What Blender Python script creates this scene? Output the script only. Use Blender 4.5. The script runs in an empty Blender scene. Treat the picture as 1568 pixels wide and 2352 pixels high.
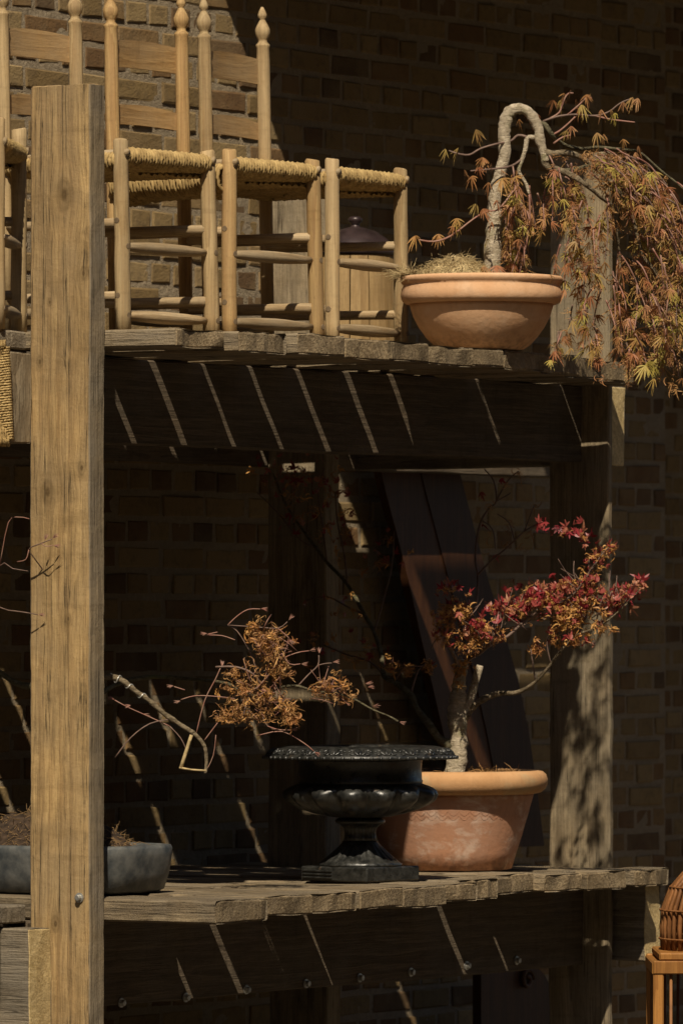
import bpy, math, random
from mathutils import Vector, Matrix, Euler, noise as mnoise
R = random.Random(7)
sc = bpy.context.scene

# ------------------------------------------------------------------ camera, sky, sun, exposure
# world axes: X runs along the brick wall (away to the right), Y runs into the shelf towards the wall,
# Z is height above the eye; the ground lies at z = GZ
CA, SA = 0.8393, 0.5436
FPX = 15000.0
CAM = Vector((-13.5, -9.47, 0.0))
GZ = -1.62
cam_d = bpy.data.cameras.new('camera'); cam = bpy.data.objects.new('camera', cam_d)
sc.collection.objects.link(cam); sc.camera = cam
cam.location = CAM
cam.rotation_euler = (math.radians(90), 0, math.atan2(SA, CA) - math.radians(90))
cam_d.sensor_fit = 'VERTICAL'; cam_d.sensor_height = 36.0; cam_d.sensor_width = 24.0
cam_d.lens = 36.0 * FPX / 2352.0
cam_d.shift_y = (1450.0 - 1176.0) / 2352.0
cam_d.dof.use_dof = True; cam_d.dof.focus_distance = 17.1; cam_d.dof.aperture_fstop = 8.0
cam_d.clip_start = 0.5; cam_d.clip_end = 3000.0

SUN = Vector((0.705, 0.42, -1.0)).normalized()
world = bpy.data.worlds.new('World'); sc.world = world; world.use_nodes = True
wn = world.node_tree
sky = wn.nodes.new('ShaderNodeTexSky'); sky.sky_type = 'NISHITA'; sky.sun_disc = False
sky.sun_elevation = math.asin(-SUN.z)
sky.sun_rotation = math.atan2(-SUN.x, -SUN.y)
bg = wn.nodes['Background']; bg.inputs['Strength'].default_value = 0.055
wn.links.new(sky.outputs[0], bg.inputs['Color'])
sun_d = bpy.data.lights.new('sun', 'SUN'); sun = bpy.data.objects.new('sun', sun_d)
sc.collection.objects.link(sun)
sun_d.energy = 5.0; sun_d.angle = math.radians(0.53); sun_d.color = (1.0, 0.875, 0.68)
sun.rotation_euler = SUN.to_track_quat('-Z', 'Y').to_euler()
sun.location = (-8, -6, 12)
sc.view_settings.view_transform = 'Standard'; sc.view_settings.look = 'None'
sc.view_settings.exposure = 0.0; sc.view_settings.gamma = 1.0
sc.view_settings.use_curve_mapping = False
sc.render.engine = 'CYCLES'
sc.cycles.use_denoising = True; sc.cycles.use_adaptive_sampling = True; sc.cycles.adaptive_threshold = 0.02
sc.cycles.max_bounces = 5; sc.cycles.diffuse_bounces = 3; sc.cycles.glossy_bounces = 2; sc.cycles.transmission_bounces = 2

# ------------------------------------------------------------------ measuring helpers
def P(x, y, zd):                       # a point measured in the photograph, zd metres in front of the camera
    xr = (x - 784.0) / FPX * zd
    return Vector((zd * CA + xr * SA + CAM.x, zd * SA - xr * CA + CAM.y, (1450.0 - y) / FPX * zd))
def zd_of(p):
    return (p[0] - CAM.x) * CA + (p[1] - CAM.y) * SA
def on_y(x, y, Y):                     # the point on the plane Y = const
    r = (x - 784.0) / FPX; D = Y - CAM.y
    W = D * (CA + SA * r) / (SA - CA * r)
    return P(x, y, W * CA + D * SA)
def on_z(x, y, z):
    return P(x, y, z * FPX / (1450.0 - y))
def px(p):
    zd = zd_of(p); xr = (p[0] - CAM.x) * SA - (p[1] - CAM.y) * CA
    return 784 + xr / zd * FPX, 1450 - p[2] / zd * FPX

# ------------------------------------------------------------------ object helpers
COL = sc.collection
def mesh(name, verts, faces, mat, smooth=False, mats=None, fmat=None):
    me = bpy.data.meshes.new(name); me.from_pydata([tuple(v) for v in verts], [], faces)
    if mats:
        for m in mats: me.materials.append(m)
        if fmat: me.polygons.foreach_set('material_index', fmat)
    elif mat: me.materials.append(mat)
    if smooth: me.polygons.foreach_set('use_smooth', [True] * len(me.polygons))
    me.update(); return me
def put(name, me, parent=None, loc=(0, 0, 0), rot=None):
    o = bpy.data.objects.new(name, me); COL.objects.link(o)
    if parent: o.parent = parent
    o.location = loc
    if rot is not None: o.rotation_euler = rot
    return o
def tag(o, label=None, cat=None, group=None, kind=None):
    if label: o['label'] = label
    if cat: o['category'] = cat
    if group: o['group'] = group
    if kind: o['kind'] = kind
    return o
def thing(name, label, cat, loc=(0, 0, 0), rz=0, group=None):
    o = bpy.data.objects.new(name, None); COL.objects.link(o); o.location = loc
    o.rotation_euler = (0, 0, rz); o.empty_display_size = 0.1
    return tag(o, label, cat, group)
class MB:
    def __init__(s): s.v = []; s.f = []; s.m = []
    def add(s, v, f, m=0):
        b = len(s.v); s.v += [tuple(p) for p in v]; s.f += [tuple(i + b for i in q) for q in f]; s.m += [m] * len(f)
    def tube(s, pts, rad, n=6, cap=True, m=0, wob=0.0):
        v, f = tube(pts, rad, n, cap, wob); s.add(v, f, m)
    def make(s, name, mat, parent=None, loc=(0, 0, 0), smooth=True, mats=None):
        return put(name, mesh(name, s.v, s.f, mat, smooth, mats, s.m if mats else None), parent, loc)
def tube(pts, rad, n=6, cap=True, wob=0.0):
    pts = [Vector(p) for p in pts]; k = len(pts)
    if not isinstance(rad, (list, tuple)): rad = [rad] * k
    v = []; f = []; up = None
    for i in range(k):
        t = (pts[min(i + 1, k - 1)] - pts[max(i - 1, 0)]).normalized()
        if up is None: up = t.orthogonal().normalized()
        else:
            up = up - t * up.dot(t)
            up = up.normalized() if up.length > 1e-6 else t.orthogonal().normalized()
        b = t.cross(up)
        for j in range(n):
            a = 2 * math.pi * j / n
            r = rad[i] * (1 + (R.uniform(-wob, wob) if wob else 0))
            v.append(pts[i] + up * (math.cos(a) * r) + b * (math.sin(a) * r))
    for i in range(k - 1):
        for j in range(n):
            f.append((i * n + j, i * n + (j + 1) % n, (i + 1) * n + (j + 1) % n, (i + 1) * n + j))
    if cap:
        f.append(tuple(range(n))[::-1]); f.append(tuple((k - 1) * n + j for j in range(n)))
    return v, f
def lathe(prof, n=48, fn=None, close=True):
    v = []; f = []; k = len(prof)
    for i, (r, z) in enumerate(prof):
        for j in range(n):
            a = 2 * math.pi * j / n
            rr, zz = (r, z) if fn is None else fn(r, z, a, i)
            v.append((rr * math.cos(a), rr * math.sin(a), zz))
    for i in range(k - 1):
        for j in range(n):
            f.append((i * n + j, i * n + (j + 1) % n, (i + 1) * n + (j + 1) % n, (i + 1) * n + j))
    if close:
        f.append(tuple(range(n))[::-1]); f.append(tuple((k - 1) * n + j for j in range(n)))
    return v, f
def smooth_path(pts, sub=4):           # Catmull-Rom through (point, radius)
    out = []
    n = len(pts)
    for i in range(n - 1):
        p0 = pts[max(i - 1, 0)]; p1 = pts[i]; p2 = pts[i + 1]; p3 = pts[min(i + 2, n - 1)]
        for k in range(sub):
            t = k / sub
            def cr(a, b, c, d): return 0.5 * ((2 * b) + (-a + c) * t + (2 * a - 5 * b + 4 * c - d) * t * t + (-a + 3 * b - 3 * c + d) * t ** 3)
            out.append((cr(p0[0], p1[0], p2[0], p3[0]), p1[1] * (1 - t) + p2[1] * t))
    out.append(pts[-1]); return out
def lat(L, cuts, c):                   # lattice stations along one edge of a timber
    return [0, c] + [c + (L - 2 * c) * (i + 1) / (cuts + 1) for i in range(cuts)] + [L - c, L]
def timber_mesh(name, dx, dy, dz, mat, cuts=(0, 0, 0), c=0.004, amp=0.0015, fr=9.0, end=None, seed=0, mats=None, endaxis=None):
    """a sawn timber: chamfered, slightly uneven box; end = (axis, side, depth) for a ragged end"""
    xs, ys, zs = lat(dx, cuts[0], c), lat(dy, cuts[1], c), lat(dz, cuts[2], c)
    n = (len(xs), len(ys), len(zs)); idx = {}; v = []; f = []; fm = []
    D = (dx, dy, dz)
    so = Vector((seed * 3.17, seed * 1.31, seed * 2.7))
    def vid(i, j, k):
        key = (i, j, k)
        if key in idx: return idx[key]
        p = Vector((xs[i] - dx / 2, ys[j] - dy / 2, zs[k] - dz / 2))
        ijk = (i, j, k); onf = [a for a in range(3) if ijk[a] in (0, n[a] - 1)]
        if len(onf) >= 2:
            for a in onf:
                sgn = -1 if ijk[a] == 0 else 1
                p[a] -= sgn * c * 0.55
        q = mnoise.noise_vector(p * fr + so) * amp + mnoise.noise_vector(p * 2.0 + so) * amp * 1.6
        p = p + q
        if end:
            a, side, depth = end
            if (side < 0 and ijk[a] == 0) or (side > 0 and ijk[a] == n[a] - 1):
                p[a] -= side * abs(mnoise.noise(Vector((p.x * 16, p.y * 16, p.z * 7)) + so)) * depth * 1.6
        idx[key] = len(v); v.append(p); return idx[key]
    def quad(a, b, c2, d, ax):
        f.append((a, b, c2, d)); fm.append(1 if (mats and ax == endaxis) else 0)
    for i in range(n[0] - 1):
        for j in range(n[1] - 1):
            quad(vid(i, j, 0), vid(i, j + 1, 0), vid(i + 1, j + 1, 0), vid(i + 1, j, 0), 2)
            k = n[2] - 1
            quad(vid(i, j, k), vid(i + 1, j, k), vid(i + 1, j + 1, k), vid(i, j + 1, k), 2)
    for i in range(n[0] - 1):
        for k in range(n[2] - 1):
            quad(vid(i, 0, k), vid(i + 1, 0, k), vid(i + 1, 0, k + 1), vid(i, 0, k + 1), 1)
            j = n[1] - 1
            quad(vid(i, j, k), vid(i, j, k + 1), vid(i + 1, j, k + 1), vid(i + 1, j, k), 1)
    for j in range(n[1] - 1):
        for k in range(n[2] - 1):
            quad(vid(0, j, k), vid(0, j, k + 1), vid(0, j + 1, k + 1), vid(0, j + 1, k), 0)
            i = n[0] - 1
            quad(vid(i, j, k), vid(i, j + 1, k), vid(i, j + 1, k + 1), vid(i, j, k + 1), 0)
    return mesh(name, v, f, mat, False, mats, fm if mats else None)
def timber(name, x0, x1, y0, y1, z0, z1, mat, parent=None, **kw):
    me = timber_mesh(name, x1 - x0, y1 - y0, z1 - z0, mat, **kw)
    return put(name, me, parent, ((x0 + x1) / 2, (y0 + y1) / 2, (z0 + z1) / 2))

# ------------------------------------------------------------------ materials
def newmat(name):
    m = bpy.data.materials.new(name); m.use_nodes = True
    nt = m.node_tree; b = nt.nodes['Principled BSDF']
    return m, nt, b
class N:
    def __init__(s, nt): s.nt = nt
    def n(s, t, **kw):
        nd = s.nt.nodes.new('ShaderNode' + t)
        for k, val in kw.items():
            if k.startswith('_'): setattr(nd, k[1:], val)
            else:
                nd.inputs[k.replace('__', ' ')].default_value = val
        return nd
    def l(s, a, b): s.nt.links.new(a, b)
    def coord(s, rand=True, scale=(1, 1, 1), spread=7.0, mode='Object'):
        tc = s.n('TexCoord'); mp = s.n('Mapping'); mp.inputs['Scale'].default_value = scale
        s.l(tc.outputs[mode], mp.inputs['Vector'])
        if not rand: return mp.outputs[0]
        oi = s.n('ObjectInfo'); ml = s.n('Math', _operation='MULTIPLY'); ml.inputs[1].default_value = spread
        s.l(oi.outputs['Random'], ml.inputs[0])
        cb = s.n('CombineXYZ'); s.l(ml.outputs[0], cb.inputs[0]); s.l(ml.outputs[0], cb.inputs[1]); s.l(ml.outputs[0], cb.inputs[2])
        ad = s.n('VectorMath', _operation='ADD'); s.l(mp.outputs[0], ad.inputs[0]); s.l(cb.outputs[0], ad.inputs[1])
        return ad.outputs[0]
    def noise(s, vec, scale, detail=5, rough=0.6, dist=0.0):
        nd = s.n('TexNoise'); nd.inputs['Scale'].default_value = scale; nd.inputs['Detail'].default_value = detail
        nd.inputs['Roughness'].default_value = rough; nd.inputs['Distortion'].default_value = dist
        s.l(vec, nd.inputs['Vector']); return nd.outputs['Fac']
    def ramp(s, fac, stops):
        r = s.n('ValToRGB'); e = r.color_ramp.elements
        while len(e) < len(stops): e.new(0.5)
        for i, (p, c) in enumerate(stops):
            e[i].position = p; e[i].color = (c if len(c) == 4 else (*c, 1)) if isinstance(c, tuple) else (c, c, c, 1)
        s.l(fac, r.inputs[0]); return r.outputs[0]
    def mix(s, fac, a, b, mode='MIX'):
        m = s.n('MixRGB', _blend_type=mode)
        for k, val in (('Fac', fac), ('Color1', a), ('Color2', b)):
            if isinstance(val, (int, float)): m.inputs[k].default_value = val if k == 'Fac' else (val, val, val, 1)
            elif isinstance(val, tuple): m.inputs[k].default_value = (*val, 1) if len(val) == 3 else val
            else: s.l(val, m.inputs[k])
        return m.outputs[0]
    def math(s, op, a, b=0.0):
        m = s.n('Math', _operation=op)
        for i, val in enumerate((a, b)):
            if isinstance(val, (int, float)): m.inputs[i].default_value = val
            else: s.l(val, m.inputs[i])
        return m.outputs[0]
    def bump(s, h, b, strength=0.4, dist=0.01):
        bp = s.n('Bump'); bp.inputs['Strength'].default_value = strength; bp.inputs['Distance'].default_value = dist
        s.l(h, bp.inputs['Height']); s.l(bp.outputs[0], b.inputs['Normal'])

def wood(name, light, dark, grey, axis='Z', grey_amt=0.4, ring=60.0, rough=0.8, knots=(), bump=0.5, stain=0.4, contrast=1.0, spk=.35, crack=0.0):
    m, nt, b = newmat(name); g = N(nt)
    ax = 'XYZ'.index(axis)
    def st(k): return tuple(k if i == ax else 1 for i in range(3))
    v1 = g.coord(True, st(.045)); v2 = g.coord(True, st(.14), 0.13); v0 = g.coord(True); v3 = g.coord(True, st(.3))
    kf = None
    if knots:                           # (y, z, r) on the wide face of an upright post: warp the grain round each knot
        tc = g.n('TexCoord'); sp = g.n('SeparateXYZ'); g.l(tc.outputs['Object'], sp.inputs[0]); wsum = None
        for ky, kz, kr in knots:
            dy = g.math('SUBTRACT', sp.outputs[1], ky); dz = g.math('MULTIPLY', g.math('SUBTRACT', sp.outputs[2], kz), .6)
            d2 = g.math('DIVIDE', g.math('ADD', g.math('MULTIPLY', dy, dy), g.math('MULTIPLY', dz, dz)), kr * kr)
            fall = g.math('POWER', 2.718, g.math('MULTIPLY', d2, -.22))
            w = g.math('MULTIPLY', g.math('MULTIPLY', dy, fall), -.75); wsum = w if wsum is None else g.math('ADD', wsum, w)
            ringk = g.math('MULTIPLY', g.math('ADD', g.math('SINE', g.math('MULTIPLY', g.math('SQRT', d2), 9.0)), 1.0), .5)
            core = g.math('POWER', 2.718, g.math('MULTIPLY', d2, -1.1))
            kk = g.math('MULTIPLY', core, g.math('ADD', g.math('MULTIPLY', ringk, .5), .5)); kf = kk if kf is None else g.math('MAXIMUM', kf, kk)
        cb = g.n('CombineXYZ'); g.l(wsum, cb.inputs[1]); ad = g.n('VectorMath', _operation='ADD'); g.l(v1, ad.inputs[0]); g.l(cb.outputs[0], ad.inputs[1]); v1 = ad.outputs[0]
    wav = g.n('TexWave', _wave_type='RINGS', _rings_direction=axis, _wave_profile='SAW')
    wav.inputs['Scale'].default_value = ring / 6.28; wav.inputs['Distortion'].default_value = 5.0
    wav.inputs['Detail'].default_value = 4.0; wav.inputs['Detail Scale'].default_value = 1.3
    g.l(v2, wav.inputs['Vector'])
    fine = g.noise(v1, 190, 4, 0.6); mid = g.noise(v1, 62, 5, 0.65); wide = g.noise(v1, 17, 3, .5)
    big = g.noise(v0, 4.5, 5, 0.65); blotch = g.noise(v3, 13, 6, .72, .5); speck = g.noise(v0, 120, 4, .7)
    grain = g.math('ADD', g.math('MULTIPLY', wav.outputs['Fac'], 0.26), g.math('ADD', g.math('MULTIPLY', mid, 0.5), g.math('MULTIPLY', wide, .3)))
    col = g.mix(g.ramp(grain, [(0.42, 0.0), (0.66, 1.0)]), light, dark)
    col = g.mix(g.math('MULTIPLY', g.ramp(fine, [(0.40, 1.0), (0.55, 0.0)]), 0.5 * contrast), col, tuple(c * 0.5 for c in dark))
    gf = g.math('MULTIPLY', g.ramp(g.math('ADD', g.math('MULTIPLY', big, 0.75), g.math('MULTIPLY', wide, 0.3)), [(0.40, 0.0), (0.62, 1.0)]), grey_amt)
    col = g.mix(gf, col, grey)
    col = g.mix(g.math('MULTIPLY', g.ramp(blotch, [(0.47, 0.0), (0.66, 1.0)]), stain * contrast), col, tuple(c * 0.42 for c in dark))
    col = g.mix(g.math('MULTIPLY', g.ramp(speck, [(0.55, 0.0), (0.72, 1.0)]), spk * contrast), col, tuple(c * 0.35 for c in dark))
    sawv = g.noise(g.coord(True, tuple(1 if i == ax else .12 for i in range(3))), 34, 3, 0.6)
    col = g.mix(g.math('MULTIPLY', g.ramp(sawv, [(0.58, 0.0), (0.70, 1.0)]), 0.28 * contrast), col, tuple(c * 0.5 for c in dark))
    if crack:
        cn = g.noise(g.coord(True, st(.018), 11.0), 34, 4, .55)
        cf = g.math('MULTIPLY', g.math('MULTIPLY', g.ramp(cn, [(.483, 0.0), (.5, 1.0)]), g.ramp(cn, [(.5, 1.0), (.517, 0.0)])), g.ramp(big, [(.42, 0.0), (.56, 1.0)]))
        col = g.mix(g.math('MULTIPLY', cf, crack), col, (.02, .014, .008))
    if kf is not None: col = g.mix(kf, col, tuple(c * .30 for c in dark))
    oi = g.n('ObjectInfo'); hv = g.n('HueSaturation')
    g.l(g.math('ADD', g.math('MULTIPLY', oi.outputs['Random'], 0.34), 0.83), hv.inputs['Value']); g.l(col, hv.inputs['Color'])
    g.l(hv.outputs[0], b.inputs['Base Color']); b.inputs['Roughness'].default_value = rough
    b.inputs['Specular IOR Level'].default_value = 0.2
    h = g.math('ADD', g.math('MULTIPLY', fine, 0.8), g.math('ADD', g.math('MULTIPLY', mid, 0.8), g.math('MULTIPLY', speck, .4)))
    g.bump(h, b, bump, 0.006)
    return m
POST_L, POST_D, POST_G = (.47, .305, .125), (.31, .185, .07), (.27, .215, .14)
M = {}
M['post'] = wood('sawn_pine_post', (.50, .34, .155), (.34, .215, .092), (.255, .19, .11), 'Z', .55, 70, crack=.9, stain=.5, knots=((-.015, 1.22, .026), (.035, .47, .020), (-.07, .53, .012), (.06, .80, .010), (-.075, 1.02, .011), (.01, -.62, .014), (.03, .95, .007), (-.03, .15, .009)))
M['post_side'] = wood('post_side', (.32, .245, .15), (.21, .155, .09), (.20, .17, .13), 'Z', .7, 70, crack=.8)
M['post_grey'] = wood('weathered_post', (.34, .265, .165), (.22, .165, .10), (.235, .195, .135), 'Z', .8, 40, stain=.6, crack=.8)
M['plank'] = wood('weathered_plank', (.31, .235, .14), (.18, .13, .075), (.23, .195, .145), 'Y', .6, 90, bump=.9, stain=.6, crack=.9)
M['plank_end'] = wood('plank_end_grain', (.37, .28, .165), (.22, .155, .085), (.17, .135, .09), 'Y', .55, 130, bump=.6, stain=.7, spk=.12)
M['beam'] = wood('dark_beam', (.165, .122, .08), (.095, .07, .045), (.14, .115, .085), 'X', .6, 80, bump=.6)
M['bearer'] = wood('bearer_timber', (.30, .245, .17), (.17, .13, .085), (.22, .195, .155), 'Y', .7, 80, bump=.8, stain=.6, crack=.9)
M['bearer_end'] = wood('fresh_cut_end', (.66, .50, .25), (.50, .36, .16), (.44, .35, .20), 'Y', .4, 90, bump=.4, spk=.1)
M['leg'] = wood('chair_pine', (.50, .36, .185), (.34, .22, .10), (.41, .325, .20), 'Z', .4, 95, rough=.7, bump=.25, stain=.22, contrast=.8)
M['leg_b'] = wood('chair_pine_warm', (.49, .325, .14), (.34, .20, .08), (.40, .28, .145), 'Z', .4, 95, rough=.7, bump=.25, stain=.22, contrast=.8)
M['slat'] = wood('chair_slat', (.39, .245, .105), (.28, .165, .065), (.33, .245, .145), 'X', .6, 80, rough=.55, bump=.2, stain=.2, contrast=.7)
M['rung'] = wood('chair_rung', (.42, .31, .18), (.27, .18, .09), (.33, .275, .19), 'X', .5, 110, rough=.7, bump=.2, stain=.25, contrast=.8)
M['rung_y'] = wood('chair_side_rung', (.48, .36, .21), (.33, .22, .11), (.38, .31, .21), 'Y', .4, 110, rough=.7, bump=.2, stain=.2, contrast=.8)
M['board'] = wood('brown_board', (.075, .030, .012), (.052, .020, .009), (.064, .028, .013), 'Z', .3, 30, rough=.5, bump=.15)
M['tub'] = wood('tub_staves', (.41, .275, .125), (.30, .185, .075), (.35, .25, .135), 'Z', .3, 40, rough=.6, bump=.2, contrast=.7)
M['cane'] = wood('orange_bamboo', (.40, .18, .045), (.26, .105, .024), (.31, .16, .055), 'Z', .4, 60, rough=.5, bump=.15, stain=.2, contrast=.7)

def simple(name, col, rough=0.6, metal=0.0, var=0.25, scale=30, bump=0.2, spec=0.3, col2=None):
    m, nt, b = newmat(name); g = N(nt)
    v = g.coord(True); f = g.noise(v, scale, 5, .6)
    c2 = col2 or tuple(c * (1 - var * 1.6) for c in col)
    g.l(g.mix(g.ramp(f, [(.35, 0.0), (.68, 1.0)]), col, c2), b.inputs['Base Color'])
    b.inputs['Roughness'].default_value = rough; b.inputs['Metallic'].default_value = metal
    b.inputs['Specular IOR Level'].default_value = spec
    if bump: g.bump(f, b, bump, 0.004)
    return m
M['steel'] = simple('galvanised_bolt', (.55, .54, .50), .45, .8, .3)
M['wire'] = simple('aluminium_wire', (.72, .70, .64), .4, .6, .1)
M['ground'] = simple('gravel_ground', (.14, .115, .085), .95, 0, .4, 12, .6)
M['roofing'] = simple('canopy_roofing', (.16, .13, .10), .9, 0, .3, 8, .3)

def brick_mat():
    m, nt, b = newmat('stock_brick'); g = N(nt)
    oi = g.n('ObjectInfo'); at = g.n('Attribute', _attribute_name='tint')
    r = g.math('FRACT', g.math('ADD', oi.outputs['Random'], at.outputs['Fac']))
    c1 = g.ramp(r, [(0.0, (.255, .178, .082)), (.25, (.20, .135, .060)), (.5, (.30, .215, .105)), (.68, (.20, .12, .053)), (.85, (.165, .095, .045)), (1.0, (.105, .07, .04))])
    tc = g.n('NewGeometry')
    f = g.noise(tc.outputs['Position'], 38, 6, .7); f2 = g.noise(tc.outputs['Position'], 9, 4, .6); f3 = g.noise(tc.outputs['Position'], 150, 3, .6)
    c = g.mix(g.math('MULTIPLY', g.ramp(f, [(.5, 0.0), (.7, 1.0)]), .55), c1, (.085, .06, .04))
    c = g.mix(g.math('MULTIPLY', g.ramp(f2, [(.45, 0.0), (.7, 1.0)]), .4), c, (.28, .205, .115))
    g.l(c, b.inputs['Base Color']); b.inputs['Roughness'].default_value = .95
    b.inputs['Specular IOR Level'].default_value = .15
    g.bump(g.math('ADD', g.math('MULTIPLY', f, .7), g.math('MULTIPLY', f3, .4)), b, .8, .006)
    return m
def mortar_mat():
    m, nt, b = newmat('lime_mortar'); g = N(nt)
    tc = g.n('NewGeometry'); f = g.noise(tc.outputs['Position'], 70, 6, .75); f2 = g.noise(tc.outputs['Position'], 6, 3, .6)
    c = g.mix(g.ramp(f, [(.35, 0.0), (.7, 1.0)]), (.40, .325, .225), (.27, .21, .14))
    c = g.mix(g.math('MULTIPLY', g.ramp(f2, [(.4, 0.0), (.65, 1.0)]), .45), c, (.29, .235, .165))
    g.l(c, b.inputs['Base Color']); b.inputs['Roughness'].default_value = 1.0
    b.inputs['Specular IOR Level'].default_value = .1
    g.bump(f, b, 1.0, .012); return m
M['brick'] = brick_mat(); M['mortar'] = mortar_mat()
def terracotta(name, c1, c2, white, wamt):
    m, nt, b = newmat(name); g = N(nt)
    v = g.coord(False); big = g.noise(v, 7, 5, .65, .6); f = g.noise(v, 60, 5, .6); w = g.noise(g.coord(False, (1, 1, 1.6)), 11, 6, .7, .4)
    c = g.mix(g.ramp(big, [(.35, 0.0), (.65, 1.0)]), c1, c2)
    c = g.mix(g.math('MULTIPLY', g.ramp(w, [(.52, 0.0), (.66, 1.0)]), wamt), c, white)
    c = g.mix(g.math('MULTIPLY', g.ramp(f, [(.55, 0.0), (.75, 1.0)]), .2), c, tuple(q * .5 for q in c2))
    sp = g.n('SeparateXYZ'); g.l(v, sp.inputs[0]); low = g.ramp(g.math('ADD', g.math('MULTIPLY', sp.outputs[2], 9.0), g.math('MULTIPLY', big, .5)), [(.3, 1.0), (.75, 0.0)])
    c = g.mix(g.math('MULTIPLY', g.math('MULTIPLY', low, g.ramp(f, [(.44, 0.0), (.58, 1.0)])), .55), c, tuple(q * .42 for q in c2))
    st = g.noise(g.coord(False, (1, 1, .12)), 30, 4, .6); c = g.mix(g.math('MULTIPLY', g.ramp(st, [(.53, 0.0), (.66, 1.0)]), .22), c, tuple(q * .55 for q in c2))
    g.l(c, b.inputs['Base Color']); b.inputs['Roughness'].default_value = .9; b.inputs['Specular IOR Level'].default_value = .15
    g.bump(g.math('ADD', f, big), b, .3, .004); return m
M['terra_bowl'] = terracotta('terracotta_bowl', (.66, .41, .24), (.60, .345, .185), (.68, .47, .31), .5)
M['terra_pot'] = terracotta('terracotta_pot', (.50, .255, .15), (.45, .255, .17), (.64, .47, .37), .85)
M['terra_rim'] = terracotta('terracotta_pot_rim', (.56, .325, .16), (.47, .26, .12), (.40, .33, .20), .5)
def iron():
    m, nt, b = newmat('black_cast_iron'); g = N(nt); v = g.coord(False)
    f = g.noise(v, 45, 6, .7); r = g.noise(v, 14, 5, .65)
    c = g.mix(g.ramp(f, [(.4, 0.0), (.75, 1.0)]), (.010, .0105, .010), (.045, .044, .039))
    c = g.mix(g.math('MULTIPLY', g.ramp(r, [(.62, 0.0), (.7, 1.0)]), .6), c, (.15, .11, .075))
    g.l(c, b.inputs['Base Color']); g.l(g.ramp(f, [(.3, .22), (.7, .5)]), b.inputs['Roughness'])
    b.inputs['Specular IOR Level'].default_value = .6
    g.bump(f, b, .35, .004); return m
M['iron'] = iron()
M['tray'] = simple('grey_glazed_stoneware', (.04, .046, .05), .5, 0, .5, 24, .5, .4, (.13, .13, .122))
M['lid'] = simple('dark_metal_lid', (.055, .035, .035), .4, .3, .4, 20, .2, .5)
M['soil'] = simple('dark_soil', (.07, .045, .028), 1.0, 0, .5, 60, .8)
M['coir'] = simple('dry_coir', (.55, .42, .22), .95, 0, .3, 80, .6, .1)
M['rush'] = simple('rush_cord', (.50, .355, .155), .85, 0, .35, 38, .35, .12, (.27, .18, .075))
M['bark'] = simple('pale_maple_bark', (.52, .43, .30), .85, 0, .4, 22, .6, .2, (.20, .165, .105))
M['bark_m'] = simple('weathered_bark', (.33, .265, .18), .85, 0, .4, 30, .5, .2, (.17, .135, .085))
M['bark_g'] = simple('grey_green_bark', (.20, .185, .12), .85, 0, .4, 40, .5, .2, (.12, .11, .06))
M['twig'] = simple('purple_twig', (.20, .13, .10), .6, 0, .3, 60, .2, .3)
M['twig_r'] = simple('red_shoot', (.27, .115, .085), .55, 0, .4, 40, .1, .3, (.30, .19, .14))
def bark(name, light, dark, moss=(.20, .20, .07)):
    m, nt, b = newmat(name); g = N(nt); v = g.coord(True); v2 = g.coord(True, (1, 1, 2.6))
    a = g.noise(v2, 42, 6, .75, .8); c_ = g.noise(v, 13, 4, .6); d = g.noise(v2, 120, 4, .7)
    col = g.mix(g.ramp(a, [(.42, 0.0), (.58, 1.0)]), light, dark)
    col = g.mix(g.math('MULTIPLY', g.ramp(d, [(.52, 0.0), (.68, 1.0)]), .45), col, tuple(q * .4 for q in dark))
    col = g.mix(g.math('MULTIPLY', g.ramp(c_, [(.57, 0.0), (.68, 1.0)]), .5), col, moss)
    g.l(col, b.inputs['Base Color']); b.inputs['Roughness'].default_value = .9; b.inputs['Specular IOR Level'].default_value = .15
    g.bump(g.math('ADD', a, g.math('MULTIPLY', d, .5)), b, 1.0, .012); return m
M['bark'] = bark('pale_maple_bark', (.68, .58, .43), (.42, .345, .24)); M['bark_m'] = bark('weathered_bark', (.33, .26, .17), (.15, .115, .07), (.25, .20, .12)); M['bark_g'] = bark('grey_green_bark', (.21, .185, .115), (.10, .085, .05))
def leafmat(name, stops, trans=.25, rough=.55):
    m, nt, b = newmat(name); g = N(nt)
    oi = g.n('ObjectInfo'); at = g.n('Attribute', _attribute_name='tint')
    r = g.math('FRACT', g.math('ADD', oi.outputs['Random'], at.outputs['Fac']))
    geo = g.n('NewGeometry'); f = g.noise(geo.outputs['Position'], 70, 3, .6)
    c = g.ramp(g.math('ADD', g.math('MULTIPLY', r, .7), g.math('MULTIPLY', f, .4)), stops)
    g.l(c, b.inputs['Base Color']); b.inputs['Roughness'].default_value = rough
    b.inputs['Specular IOR Level'].default_value = .3
    tr = g.n('BsdfTranslucent'); g.l(c, tr.inputs['Color']); mx = g.n('MixShader'); mx.inputs[0].default_value = trans
    out = nt.nodes['Material Output']
    g.l(b.outputs[0], mx.inputs[1]); g.l(tr.outputs[0], mx.inputs[2]); g.l(mx.outputs[0], out.inputs['Surface'])
    return m
M['leaf_green'] = leafmat('young_maple_leaf', [(.15, (.42, .37, .075)), (.40, (.45, .33, .085)), (.60, (.44, .24, .085)), (.85, (.38, .155, .07))])
M['leaf_bronze'] = leafmat('bronze_maple_leaf', [(.15, (.44, .25, .10)), (.5, (.36, .16, .085)), (.85, (.36, .26, .08))])
M['leaf_dry'] = leafmat('dry_curled_leaf', [(.1, (.48, .28, .11)), (.45, (.40, .21, .075)), (.8, (.28, .13, .05))], .1)
M['leaf_gold'] = leafmat('golden_dry_leaf', [(.1, (.56, .31, .10)), (.5, (.46, .23, .065)), (.85, (.30, .13, .045))], .1)
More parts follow.
